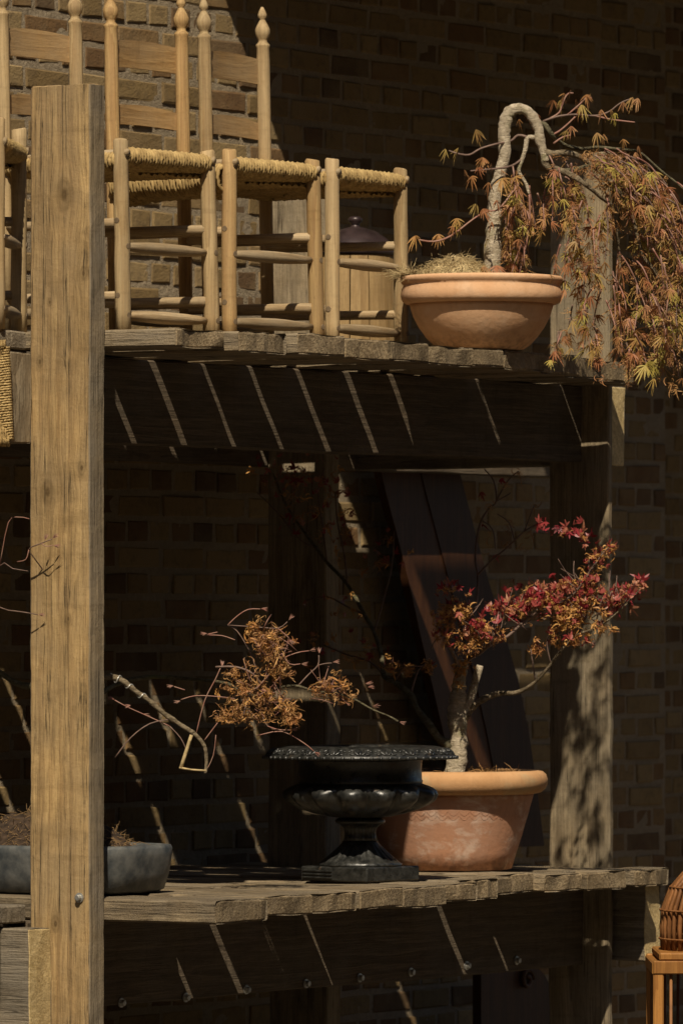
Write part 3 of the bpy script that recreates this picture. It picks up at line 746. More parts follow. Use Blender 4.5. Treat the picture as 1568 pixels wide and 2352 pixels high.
# ------------------------------------------------------------------ grey bonsai tray, left
tc = Vector((.262, .345, ZL + .003))
tray = thing('bonsai_tray', 'shallow grey stoneware bonsai tray with rounded ends, partly behind the front post', 'pot', tc)
def superring(a, b_, z, n=64, e=3.2):
    out = []
    for j in range(n):
        t = 6.2832 * j / n; c, s = math.cos(t), math.sin(t)
        out.append((b_ * math.copysign(abs(c) ** (2 / e), c), a * math.copysign(abs(s) ** (2 / e), s), z))
    return out
rings = [superring(.29, .175, 0), superring(.306, .186, .008), superring(.318, .196, .05), superring(.325, .202, .095), superring(.326, .203, .113), superring(.322, .199, .121), superring(.310, .187, .122), superring(.303, .180, .115), superring(.298, .175, .085)]
v = [p for r in rings for p in r]; f = []
for i in range(len(rings) - 1):
    for j in range(64): f.append((i * 64 + j, i * 64 + (j + 1) % 64, (i + 1) * 64 + (j + 1) % 64, (i + 1) * 64 + j))
f.append(tuple(range(64))[::-1]); f.append(tuple(8 * 64 + j for j in range(64)))
put('body', mesh('body', v, f, M['tray'], True), tray)
mv, mf = mound(.165, .28, .125, 26, .03, 4, .8); put('soil', mesh('soil', mv, mf, M['soil'], True), tray, (0, 0, .086))
b = MB(); strands(b, 900, (0, 0, .09), (.165, .275), .03, .0008, 31, .4, .3, lambda x, y: .118 * max(0, 1 - ((x / .168) ** 2 + (y / .285) ** 2)))
tag(b.make('coir_mulch', simple('brown_coir', (.30, .19, .09), .95, 0, .4, 60, .5, .1), None, tc), 'brown coir fibre covering the soil of the grey bonsai tray', 'mulch', kind='stuff')

# ------------------------------------------------------------------ leaves
def ribbon(v, f, pts, w, side):
    b = len(v)
    for i, p in enumerate(pts):
        t = i / (len(pts) - 1); ww = w * (math.sin(math.pi * min(.98, .18 + .8 * t)) + .05)
        v.append(p - side * ww); v.append(p + side * ww)
    for i in range(len(pts) - 1):
        k = b + i * 2; f.append((k, k + 1, k + 3, k + 2))
def leaf_mesh(name, mat, seed, lobes, L, w, droop, spread, curl=0.0, seg=4):
    rr = random.Random(seed); v = []; f = []
    for i in range(lobes):
        a = (-1 + 2 * i / (lobes - 1)) * spread + rr.uniform(-.12, .12); l = L * (1 - .42 * abs(i / (lobes - 1) * 2 - 1)) * rr.uniform(.85, 1.15)
        d = Vector((math.sin(a), rr.uniform(-.35, .35), -math.cos(a))).normalized()
        pts = [Vector((0, 0, 0))]; dirn = d.copy()
        cx = Vector((rr.uniform(-1, 1), rr.uniform(-1, 1), rr.uniform(-1, 1))).normalized()
        for k in range(seg):
            dirn = (dirn + Vector((0, 0, -droop / seg)) + Vector((0, rr.uniform(-.1, .1), 0))).normalized()
            if curl: dirn = (Matrix.Rotation(curl / seg * rr.uniform(.6, 1.3), 3, cx) @ dirn).normalized()
            pts.append(pts[-1] + dirn * l / seg)
        side = d.cross(Vector((0, 1, .3))).normalized()
        ribbon(v, f, pts, w, side)
    return mesh(name, v, f, mat)
LG = [leaf_mesh('leaf', M['leaf_green'], i, 9, .056, .0021, .6, 1.35) for i in range(6)]
LBz = [leaf_mesh('leaf', M['leaf_bronze'], 20 + i, 8, .052, .0019, .9, 1.1, .6) for i in range(5)]
LD = [leaf_mesh('leaf', M['leaf_dry'], 40 + i, 8, .056, .0015, .3, 1.5, 5.0, 9) for i in range(6)]
LGo = [leaf_mesh('leaf', M['leaf_gold'], 60 + i, 8, .048, .0026, .1, 1.6, 5.6, 9) for i in range(6)]
LRd = [leaf_mesh('leaf', M['leaf_red'], 80 + i, 5, .030, .0034, .15, 1.1, .5, 3) for i in range(6)]
BUD = [leaf_mesh('bud', M['twig_r'], 90 + i, 2, .030, .0013, -.05, .12, .15, 3) for i in range(3)]

class Plant:
    def __init__(s, name, label, cat, base, zd):
        s.t = thing(name, label, cat, base); s.base = Vector(base); s.zd = zd; s.n = 0
        s.twigs = MB(); s.small = MB(); s.tint = []; s.crown = None; s.pending = []; s.rr = random.Random(len(label))
    def p(s, x, y, d=0.0): return P(x, y, s.zd + d) - s.base
    def limb(s, name, pts, mat, sub=4, n=10, wob=.06, rough=0.0):
        q = []
        for a in pts:
            x, y, r = a[:3]; d = a[3] if len(a) > 3 else 0.0
            q.append((s.p(x, y, d), r * (s.zd + d) / FPX))
        q = smooth_path(q, sub); b = MB()
        b.tube([a for a, _ in q], [r * (1 + s.rr.uniform(-wob, wob) * 1.5) for _, r in q], n, True, 0, .07)
        return b.make(name, mat, s.t)
    def twig(s, pts, m=0, sub=3, n=5):
        q = []
        for a in pts:
            x, y, r = a[:3]; d = a[3] if len(a) > 3 else 0.0
            q.append((s.p(x, y, d), r * (s.zd + d) / FPX))
        q = smooth_path(q, sub); s.twigs.tube([a for a, _ in q], [r for _, r in q], n, True, m); return q
    def leaf(s, pos, me, size=1.0, tilt=.5, rot=None, up=False):
        rr = s.rr
        e = Euler((rr.uniform(-tilt, tilt) + (math.pi if up else 0), rr.uniform(-tilt, tilt), rr.uniform(0, 6.283) if rot is None else rot), 'XYZ')
        s.pending.append((Vector(pos), e, size * rr.uniform(.8, 1.2), me))
    def finish(s, mats, cap=290):
        s.crown = s.twigs.make('crown', None, s.t, mats=mats)
        pend = s.pending[:]; order = sorted(range(len(pend)), key=lambda i: -pend[i][2] * (1.3 if pend[i][3].name.startswith('leaf') else .5))
        big = set(order[:cap]); V = []; F = []; T = []; mi = []; mlist = []
        for i, (pos, e, sz, me) in enumerate(pend):
            if i in big:
                o = put(me.name.split('.')[0], me, s.crown, pos, e); o.scale = (sz, sz, sz)
            else:
                mt = me.materials[0]
                if mt not in mlist: mlist.append(mt)
                k = mlist.index(mt); b = len(V); Mx = Matrix.Translation(pos) @ e.to_matrix().to_4x4() @ Matrix.Scale(sz, 4); tv = s.rr.random()
                V += [Mx @ q.co for q in me.vertices]
                for pl in me.polygons: F.append(tuple(a + b for a in pl.vertices)); T.append(tv); mi.append(k)
        if V:
            me = mesh('small_leaves', V, F, None, False, mlist, mi); at = me.attributes.new('tint', 'FLOAT', 'FACE'); at.data.foreach_set('value', T)
            tag(put('small_leaves', me, s.t), kind='stuff')

# ------------------------------------------------------------------ weeping maple in the terracotta bowl
wb = Vector((bc.x, bc.y, bowl_z + .17))
wm = Plant('weeping_maple', 'weeping lace-leaf maple with hooped pale trunk, growing from the terracotta bowl', 'tree', wb, 17.85)
wm.limb('trunk', [(1126, 652, 26.9), (1130, 622, 21.3), (1131, 585, 19.0), (1131, 552, 18.5), (1134, 510, 16.8), (1136, 454, 15.7), (1148, 398, 14.0), (1158, 356, 15.1), (1157, 314, 14.0), (1159, 286, 15.1), (1166, 263, 14.6), (1178, 252, 13.4), (1194, 250, 12.9), (1212, 257, 12.3), (1226, 275, 11.8), (1236, 297, 11.2), (1239, 322, 11.2), (1246, 345, 10.1), (1252, 372, 9.0)], M['bark'], 4, 12, .07)
wm.limb('branch', [(1239, 325, 9), (1247, 346, 8.5), (1268, 354, 8.5), (1296, 351, 8, .02), (1330, 360, 7, .04), (1362, 382, 6, .06), (1392, 408, 5, .05), (1422, 440, 4, .03), (1452, 500, 3.5), (1475, 585, 4), (1499, 617, 4), (1521, 652, 4), (1533, 687, 4), (1534, 735, 3.5)], M['bark_m'], 4, 8)
wm.limb('branch', [(1248, 365, 8), (1256, 383, 8), (1284, 391, 8), (1315, 404, 7, -.04), (1345, 425, 5, -.06), (1380, 455, 3.5, -.02), (1403, 476, 3, .04), (1417, 537, 2.8, .06), (1422, 604, 2.8, .06), (1420, 668, 2.6, .06), (1416, 726, 2, .06)], M['bark_m'], 4, 8)
wm.limb('branch', [(1238, 312, 7), (1226, 316, 6), (1211, 317, 6), (1205, 345, 5.5), (1197, 370, 5), (1190, 392, 5), (1200, 410, 4), (1208, 424, 4), (1214, 446, 3)], M['bark'], 4, 8)
wm.limb('branch', [(1236, 285, 7), (1249, 285, 6), (1268, 310, 5.5), (1290, 330, 5, .05), (1330, 342, 4.5, .08), (1371, 338, 3.5, .1), (1416, 342, 3, .1), (1464, 348, 2.5, .1), (1495, 372, 2.5, .1), (1518, 393, 2.5, .1), (1568, 434, 2.2, .1), (1600, 480, 2, .1)], M['bark_g'], 4, 7)
wm.limb('branch', [(1284, 391, 5), (1320, 390, 5, .03), (1360, 380, 4.5, .06), (1400, 402, 4, .08), (1440, 441, 3.5, .1), (1485, 480, 3, .12), (1530, 530, 3, .12), (1565, 600, 2.5, .12), (1580, 700, 2, .12)], M['bark_g'], 4, 7)
tw = []
for pts in (
    [(1211, 315, 3.5), (1189, 311, 3.5), (1172, 324, 3), (1138, 331, 2.6, -.03), (1102, 342, 2.5, -.04), (1077, 356, 2.6, -.05), (1050, 353, 2.5, -.06), (1030, 346, 2, -.06)],
    [(1197, 366, 3), (1175, 381, 3, -.02), (1144, 387, 2.5, -.04), (1110, 390, 2, -.05), (1080, 393, 2, -.06)],
    [(1190, 420, 2.5, -.02), (1147, 479, 2.2, -.05), (1119, 485, 2.2, -.05), (1088, 502, 2.2, -.06), (1035, 542, 2.5, -.07), (996, 555, 2.4, -.07), (962, 551, 2, -.08)],
    [(1246, 279, 3), (1278, 268, 3), (1320, 263, 2.5), (1365, 266, 2.5), (1397, 257, 2.2), (1422, 238, 2), (1448, 228, 2), (1467, 236, 1.6)],
    [(1365, 266, 2.4), (1400, 274, 2), (1430, 278, 2), (1457, 281, 1.8)],
    [(1262, 272, 2.5), (1284, 258, 2.5), (1294, 230, 2.2), (1304, 215, 2), (1316, 214, 1.6)],
    [(1300, 266, 2.4), (1330, 240, 2.2), (1348, 222, 2), (1358, 226, 1.5)],
    [(1268, 310, 2.8), (1285, 300, 2.5), (1305, 283, 2.2), (1320, 268, 2)],
    [(1270, 330, 2.5), (1290, 316, 2.4), (1310, 310, 2)],
    [(1214, 440, 2.5), (1216, 500, 2.5), (1208, 560, 2.2), (1196, 610, 2), (1190, 640, 1.8)],
    [(1190, 392, 2.5), (1180, 470, 2, .03), (1170, 540, 2, .03), (1158, 600, 1.8)]):
    tw.append(wm.twig(pts, 1 if pts[0][2] < 3 else 0))
rr = random.Random(42)
def weep(x, y, d, ang, L, leaves=True, kind=None, r0=2.2):
    pts = [(x, y, r0, d)]; cx, cy = x, y; a = ang; n = 6
    for i in range(n):
        a = a + (math.pi / 2 - a) * .22 + rr.uniform(-.12, .12)          # bends towards straight down
        cx += math.cos(a) * L / n; cy += math.sin(a) * L / n; d += rr.uniform(-.02, .02)
        pts.append((cx, cy, max(1.1, r0 * (1 - .1 * i)), d))
    wm.twig(pts, rr.choice((0, 1, 1)), 2, 4)
    if leaves:
        for i in range(1, n + 1):
            if rr.random() < .82:
                x_, y_, _, d_ = pts[i]; put_leaf(wm, x_ + rr.uniform(-8, 8), y_ + rr.uniform(-2, 10), d_ + rr.uniform(-.03, .03), kind)
def put_leaf(pl, x, y, d, kind=None):
    k = kind or rr.choices('gbd', (.48, .24, .28))[0]
    me = rr.choice({'g': LG, 'b': LBz, 'd': LD}[k]); pl.leaf(pl.p(x, y, d), me, rr.uniform(.55, 1.0), .6)
# curtains of hanging twigs: (x range, y range, depth, angle, length, count)
for x0, x1, y0, y1, d0, d1, a0, a1, L0, L1, n in (
    (1330, 1420, 340, 400, -.05, .15, .0, .6, 90, 150, 15),
    (1390, 1500, 345, 460, -.1, .15, .1, .8, 90, 170, 26),
    (1440, 1570, 400, 600, -.1, .15, .3, 1.2, 90, 170, 30),
    (1400, 1570, 560, 740, -.15, .1, .7, 1.6, 80, 150, 30),
    (1255, 1345, 350, 440, -.08, .08, .3, 1.6, 60, 120, 10),
    (1300, 1400, 420, 560, -.12, .0, .9, 2.0, 60, 120, 14),
    (1280, 1400, 560, 720, -.12, -.02, 1.0, 2.2, 60, 110, 12),
    (1160, 1260, 380, 520, -.08, .08, 1.0, 2.4, 60, 110, 16),
    (1160, 1240, 480, 600, -.05, .06, 1.2, 2.4, 40, 80, 6),
    (1430, 1560, 700, 810, -.15, .05, .8, 1.7, 60, 110, 16),
    (1270, 1380, 740, 800, -.16, -.08, 1.0, 2.0, 40, 60, 5)):
    for i in range(n):
        weep(rr.uniform(x0, x1), rr.uniform(y0, y1), rr.uniform(d0, d1), rr.uniform(a0, a1), rr.uniform(L0, L1), True)
# leaves seen singly against the wall and along the trunk
for x, y, k in ((1082, 415, 'g'), (1065, 400, 'b'), (1108, 372, 'g'), (1098, 395, 'g'), (1128, 385, 'b'), (1100, 318, 'g'), (1092, 308, 'b'), (1052, 350, 'b'), (1022, 352, 'b'), (1056, 520, 'g'), (1048, 512, 'g'), (1040, 530, 'g'),
                (1006, 548, 'g'), (953, 552, 'g'), (1092, 478, 'b'), (1108, 490, 'g'), (1140, 470, 'g'), (1152, 420, 'g'), (1150, 400, 'b'), (1170, 430, 'g'), (1120, 430, 'g'), (1128, 520, 'g'), (1160, 490, 'g'), (1118, 560, 'g'), (1140, 620, 'g'), (1055, 628, 'g'),
                (1110, 620, 'b'), (1155, 610, 'd'), (1050, 624, 'd'), (1144, 650, 'g'), (1230, 640, 'g'), (1260, 640, 'b'), (1170, 555, 'g'), (1190, 560, 'g'),
                (1295, 225, 'g'), (1286, 240, 'b'), (1310, 216, 'b'), (1322, 238, 'g'), (1335, 250, 'b'), (1345, 228, 'g'), (1356, 225, 'b'), (1342, 272, 'g'), (1328, 258, 'g'), (1400, 262, 'b'), (1410, 270, 'g'), (1428, 245, 'b'), (1452, 234, 'b'), (1464, 236, 'b'), (1380, 262, 'b'),
                (1270, 240, 'g'), (1310, 300, 'b'), (1300, 310, 'b'), (1190, 285, 'g'), (1225, 268, 'g'), (1370, 315, 'b'), (1385, 318, 'b'), (1430, 330, 'g'), (1465, 345, 'b'), (1458, 360, 'b'), (1380, 880, 'd'), (1540, 890, 'd'), (1550, 905, 'd'), (1510, 860, 'g'), (1500, 880, 'g'),
                (1400, 820, 'g'), (1360, 810, 'g'), (1310, 810, 'g'), (1275, 800, 'b'), (1440, 835, 'd'), (1420, 850, 'd'), (1480, 850, 'g')):
    me = rr.choice({'g': LG, 'b': LBz, 'd': LD}[k]); d = rr.uniform(-.12, -.04) if y > 380 and x < 1300 else rr.uniform(-.06, .02)
    if y > 790: d = -.22
    wm.leaf(wm.p(x, y - 10, d), me, rr.uniform(.75, 1.0), .4)
for i in range(260):                    # dry tangle on the upper shoulder of the crown and in its depth
    x = rr.gauss(1390, 60); y = 350 + abs(rr.gauss(0, 60)) + max(0, x - 1390) * .4
    if rr.random() < .5: x = rr.uniform(1420, 1560); y = rr.uniform(480, 840)
    wm.leaf(wm.p(x, y, rr.uniform(-.12, .14)), rr.choice(LD), rr.uniform(.4, .65), 1.2)
wm.finish([M['twig'], M['twig_r']], 295)

# ------------------------------------------------------------------ crimson maple in the terracotta pot
rb = Vector((pc.x, pc.y, pz + .262)) - fwd * .12
rm = Plant('crimson_maple', 'maple with crimson shoots and golden dry leaves, forked pale trunk, in the terracotta pot', 'tree', rb, 18.24)
rm.limb('trunk', [(1040, 1800, 30), (1044, 1777, 25), (1050, 1735, 22), (1053, 1698, 21), (1050, 1660, 22), (1048, 1628, 22), (1052, 1595, 18), (1055, 1562, 16), (1060, 1535, 13), (1063, 1514, 11)], M['bark'], 4, 12, .09)
rm.limb('stub', [(1062, 1645, 12), (1077, 1612, 9.5), (1090, 1570, 9), (1102, 1528, 8)], M['bark'], 3, 9, .08)
rm.limb('branch', [(1060, 1660, 11), (1079, 1630, 9), (1100, 1611, 8), (1141, 1594, 7), (1189, 1590, 5.2, -.04), (1229, 1566, 4.2, -.08), (1264, 1526, 3.6, -.12), (1290, 1491, 3.2, -.15), (1321, 1460, 3, -.17), (1365, 1443, 2.6, -.2), (1400, 1421, 2.2, -.22), (1440, 1385, 1.8, -.24), (1480, 1340, 1.4, -.24)], M['bark_m'], 4, 8)
rm.limb('branch', [(1043, 1715, 13), (1009, 1698, 10), (987, 1667, 9), (956, 1627, 8, .03), (943, 1595, 7.5, .05), (905, 1566, 6.5, .08), (881, 1552, 6, .1), (876, 1507, 5, .14), (859, 1452, 4.5, .2), (836, 1411, 4.5, .26), (798, 1343, 4, .34), (751, 1292, 4, .4), (723, 1255, 3.5, .43), (686, 1204, 3, .46), (652, 1150, 2.6, .48), (628, 1088, 2, .5)], M['bark_g'], 4, 8)
rm.limb('branch', [(1060, 1530, 7), (1080, 1510, 5.5, -.02), (1101, 1500, 4.5, -.1), (1123, 1482, 4.2, -.14), (1167, 1460, 3.6, -.14), (1211, 1420, 3.5, -.12), (1255, 1398, 3, -.15), (1310, 1370, 2.4, -.18), (1350, 1320, 2, -.2), (1380, 1275, 1.8, -.2), (1400, 1255, 1.5, -.2)], M['twig'], 4, 7)
rm.limb('branch', [(1055, 1545, 6), (1046, 1515, 4.5, -.08), (1035, 1491, 4, -.14), (1022, 1455, 3.5, -.2), (1034, 1425, 3, -.22), (1044, 1403, 2.6, -.24), (1030, 1360, 2, -.25), (1012, 1330, 1.6, -.26)], M['twig'], 4, 7)
rm.limb('branch', [(1065, 1520, 5, .05), (1082, 1450, 4, .1), (1094, 1380, 3.5, .14), (1097, 1325, 3.2, .16), (1091, 1285, 3, .17), (1095, 1235, 2.8, .18), (1105, 1195, 2.6, .18), (1123, 1167, 2.4, .18), (1139, 1151, 2.2, .18), (1133, 1105, 2, .18), (1112, 1078, 1.6, .18)], M['twig'], 4, 6)
for pts in ([(1097, 1320, 2.6, .16), (1133, 1283, 2.4, .15), (1163, 1259, 2.2, .14), (1203, 1221, 2, .12), (1240, 1200, 1.6, .1)],
            [(1139, 1151, 2, .18), (1165, 1105, 1.8, .18), (1190, 1082, 1.5, .18)], [(1139, 1151, 1.8, .18), (1160, 1140, 1.5, .18), (1172, 1132, 1.2, .18)],
            [(1105, 1195, 1.6, .18), (1130, 1215, 1.5, .18), (1137, 1262, 1.3, .18)], [(1180, 1240, 1.6, .13), (1168, 1200, 1.4, .13), (1140, 1180, 1.2, .13)],
            [(1203, 1221, 1.5, .12), (1215, 1190, 1.4, .12), (1226, 1160, 1.2, .12)], [(1229, 1566, 2.2, -.08), (1222, 1520, 2, -.1), (1218, 1490, 1.8, -.1)],
            [(1265, 1526, 2, -.12), (1255, 1480, 1.8, -.13), (1262, 1440, 1.5, -.14)], [(1022, 1455, 2, -.05), (1000, 1470, 1.6, -.05), (990, 1490, 1.4, -.05)],
            [(881, 1552, 3, .1), (850, 1520, 2.4, .14), (800, 1505, 2, .18), (740, 1480, 1.8, .22)], [(836, 1411, 3, .26), (800, 1395, 2.2, .28), (750, 1370, 2, .3), (700, 1380, 1.6, .32)],
            [(798, 1343, 2.6, .34), (790, 1270, 2.2, .36), (775, 1200, 2, .38), (770, 1130, 1.6, .4)], [(751, 1292, 2.4, .4), (740, 1200, 2, .42), (730, 1130, 1.7, .44), (745, 1075, 1.4, .45)],
            [(723, 1255, 2, .43), (690, 1240, 1.8, .44), (640, 1180, 1.5, .46), (590, 1130, 1.2, .48)], [(859, 1452, 2.4, .2), (880, 1380, 2, .22), (900, 1300, 1.7, .24), (905, 1220, 1.4, .26)],
            [(943, 1595, 3, .05), (960, 1540, 2.4, .06), (985, 1520, 2, .06)], [(905, 1566, 2.6, .08), (930, 1535, 2, .06), (972, 1530, 1.6, .04)]):
    rm.twig(pts)
for i in range(70):
    x, y = rr.choice(((1030, 1450), (1060, 1420), (1110, 1460), (1160, 1430), (1200, 1420), (1240, 1400), (1290, 1410), (1320, 1430), (1360, 1400), (1390, 1390), (1340, 1330), (1420, 1380)))
    x += rr.uniform(-20, 20); y += rr.uniform(-5, 30); a = rr.uniform(-2.6, -.5); L = rr.uniform(30, 80); d = -.2 if x < 1150 else -.06 - (x - 1030) / 2500
    rm.twig([(x, y, 1.6, d), (x + math.cos(a) * L * .5 + rr.uniform(-5, 5), y + math.sin(a) * L * .5, 1.3, d + rr.uniform(-.03, .03)), (x + math.cos(a) * L, y + math.sin(a) * L, .9, d + rr.uniform(-.05, .05))], 0, 2, 4)
def rleaf(x, y, d, k, sz):
    rm.leaf(rm.p(x, y, d), rr.choice({'r': LRd, 'o': LGo, 'd': LD}[k]), sz, 1.1 if k != 'r' else .8, None, k == 'r' and rr.random() < .75)
# clusters: (x, y, sx, sy, depth, number, crimson share)
for cx, cy, sx, sy, d, n, red in ((1020, 1440, 26, 32, -.21, 26, .2), (1045, 1400, 28, 28, -.23, 26, .35), (1030, 1345, 18, 14, -.25, 8, .6), (1095, 1445, 32, 22, -.2, 30, .4), (1065, 1480, 24, 16, -.18, 14, .15), (1125, 1460, 32, 20, -.18, 26, .3),
                                  (1160, 1400, 35, 18, -.1, 34, .8), (1205, 1395, 30, 22, -.12, 32, .65), (1250, 1385, 30, 22, -.14, 34, .6), (1290, 1400, 28, 26, -.16, 32, .35), (1300, 1430, 24, 18, -.16, 22, .15), (1230, 1360, 40, 14, -.12, 26, .9),
                                  (1300, 1350, 36, 16, -.16, 28, .8), (1335, 1400, 26, 24, -.18, 24, .45), (1370, 1370, 26, 24, -.2, 26, .6), (1400, 1390, 26, 22, -.2, 26, .7), (1435, 1370, 20, 20, -.22, 20, .95), (1470, 1345, 16, 12, -.22, 9, 1.0),
                                  (1350, 1320, 18, 26, -.2, 16, .5), (1375, 1280, 16, 20, -.2, 12, .6), (1400, 1258, 14, 10, -.2, 6, .8), (1310, 1220, 30, 16, -.16, 10, .95), (1340, 1235, 16, 12, -.18, 6, .9), (1245, 1205, 10, 12, -.1, 4, .9),
                                  (1228, 1480, 12, 16, -.1, 7, .1), (1265, 1470, 14, 20, -.13, 8, .3), (1320, 1470, 30, 12, -.17, 14, .4), (1380, 1440, 24, 12, -.2, 12, .2), (1055, 1530, 22, 12, -.03, 8, 0), (985, 1530, 12, 12, .06, 7, .1), (940, 1535, 14, 8, .06, 6, .1), (900, 1530, 20, 10, .1, 6, .2), (1060, 1575, 8, 6, -.04, 3, 0)):
    for i in range(int(n * 2.0)):
        k = 'r' if rr.random() < red * .92 else 'o'
        rleaf(rr.gauss(cx, sx * .62), rr.gauss(cy, sy * .62), d + rr.uniform(-.05, .05), k, rr.uniform(.55, 1.05) * (1.0 if k == 'r' else .72))
# the shaded, left-hand crown under the shelf
for cx, cy, sx, sy, d, n in ((640, 1090, 50, 40, .48, 30), (700, 1110, 60, 50, .46, 34), (760, 1130, 40, 60, .42, 26), (690, 1190, 40, 40, .45, 16), (770, 1230, 40, 50, .4, 16), (880, 1270, 40, 60, .26, 16), (790, 1400, 50, 40, .3, 14), (730, 1480, 60, 30, .24, 12), (850, 1500, 50, 30, .16, 14)):
    for i in range(n): rleaf(rr.gauss(cx, sx * .6), rr.gauss(cy, sy * .6), d + rr.uniform(-.05, .05), rr.choice('rrod'), rr.uniform(.5, .9))
for x, y in ((1137, 1275), (1120, 1235), (1175, 1195), (1195, 1260), (1165, 1115), (1150, 1100), (1190, 1085), (1105, 1130), (1108, 1205), (1240, 1190), (1170, 1215), (1230, 1160), (1215, 1220), (1160, 1250), (1125, 1165), (1178, 1330), (1195, 1340), (1120, 1270)):
    rm.leaf(rm.p(x, y, .15), rr.choice(LD + LRd), .8, .8)
rm.finish([M['twig']], 295)

# ------------------------------------------------------------------ bonsai in the grey tray
lbz = Vector((tc.x, tc.y, tc.z + .12)); lzd = zd_of(lbz) + .02
lm = Plant('bonsai_tree', 'nearly bare wired bonsai reaching out from the grey tray behind the front post', 'tree', lbz, lzd)
lm.limb('trunk', [(125, 1960, 40), (122, 1900, 30), (130, 1820, 24), (150, 1740, 20), (160, 1660, 17), (150, 1600, 14), (120, 1565, 11), (80, 1575, 9), (40, 1570, 7), (-20, 1530, 6)], M['bark_g'], 4, 10)
lm.limb('branch', [(155, 1620, 11), (200, 1575, 9, -.04), (245, 1556, 7.5, -.08), (279, 1562, 7, -.1), (312, 1588, 6.5, -.1), (339, 1606, 6.2, -.1), (376, 1638, 6.2, -.1), (417, 1666, 6, -.1), (450, 1689, 5.5, -.1), (470, 1715, 5, -.1), (474, 1745, 4.5, -.1), (472, 1777, 4.0, -.1)], M['bark_m'], 4, 8, .1)
lm.limb('branch', [(160, 1650, 9, .05), (260, 1575, 6, .36), (350, 1555, 5, .46), (440, 1560, 4.5, .4), (520, 1570, 4, .2), (560, 1592, 3, .06), (601, 1597, 2.8, -.04), (647, 1578, 3, -.08), (684, 1576, 2.8, -.08), (725, 1588, 2.5, -.1), (771, 1592, 2.6, -.1), (813, 1606, 2.2, -.1), (854, 1629, 2, -.1), (893, 1645, 2, -.1), (914, 1657, 2, -.1)], M['bark_g'], 4, 7)
lm.limb('prop_stick', [(440, 1688, 4.5, -.12), (428, 1725, 4.5, -.12), (415, 1766, 4.5, -.12)], M['coir'], 2, 6)
lm.limb('prop_stick', [(412, 1763, 2.6, -.122), (440, 1768, 2.4, -.122), (474, 1770, 2.4, -.122)], M['coir'], 2, 6)
b = MB()                                # training wire wound round the wired branch
q = [lm.p(x, y, -.1) for x, y in ((255, 1556), (279, 1562), (312, 1588), (345, 1611))]; pts = []
for i in range(60):
    t = i / 59 * 3; k = min(int(t), 2); c = q[k].lerp(q[k + 1], t - k); a = i / 59 * 6.283 * 3.4
    pts.append(c + Vector((0, 0, 1)) * .0105 * math.cos(a) + fwd * .0105 * math.sin(a))
b.tube(pts, .0017, 6); b.make('training_wire', M['wire'], lm.t)
def lt_(pts, leaf=True): lm.twig([(p_[0], p_[1], p_[2] * .8) + tuple(p_[3:]) for p_ in pts], 0 if pts[0][2] > 1.75 else 1, 3, 5)
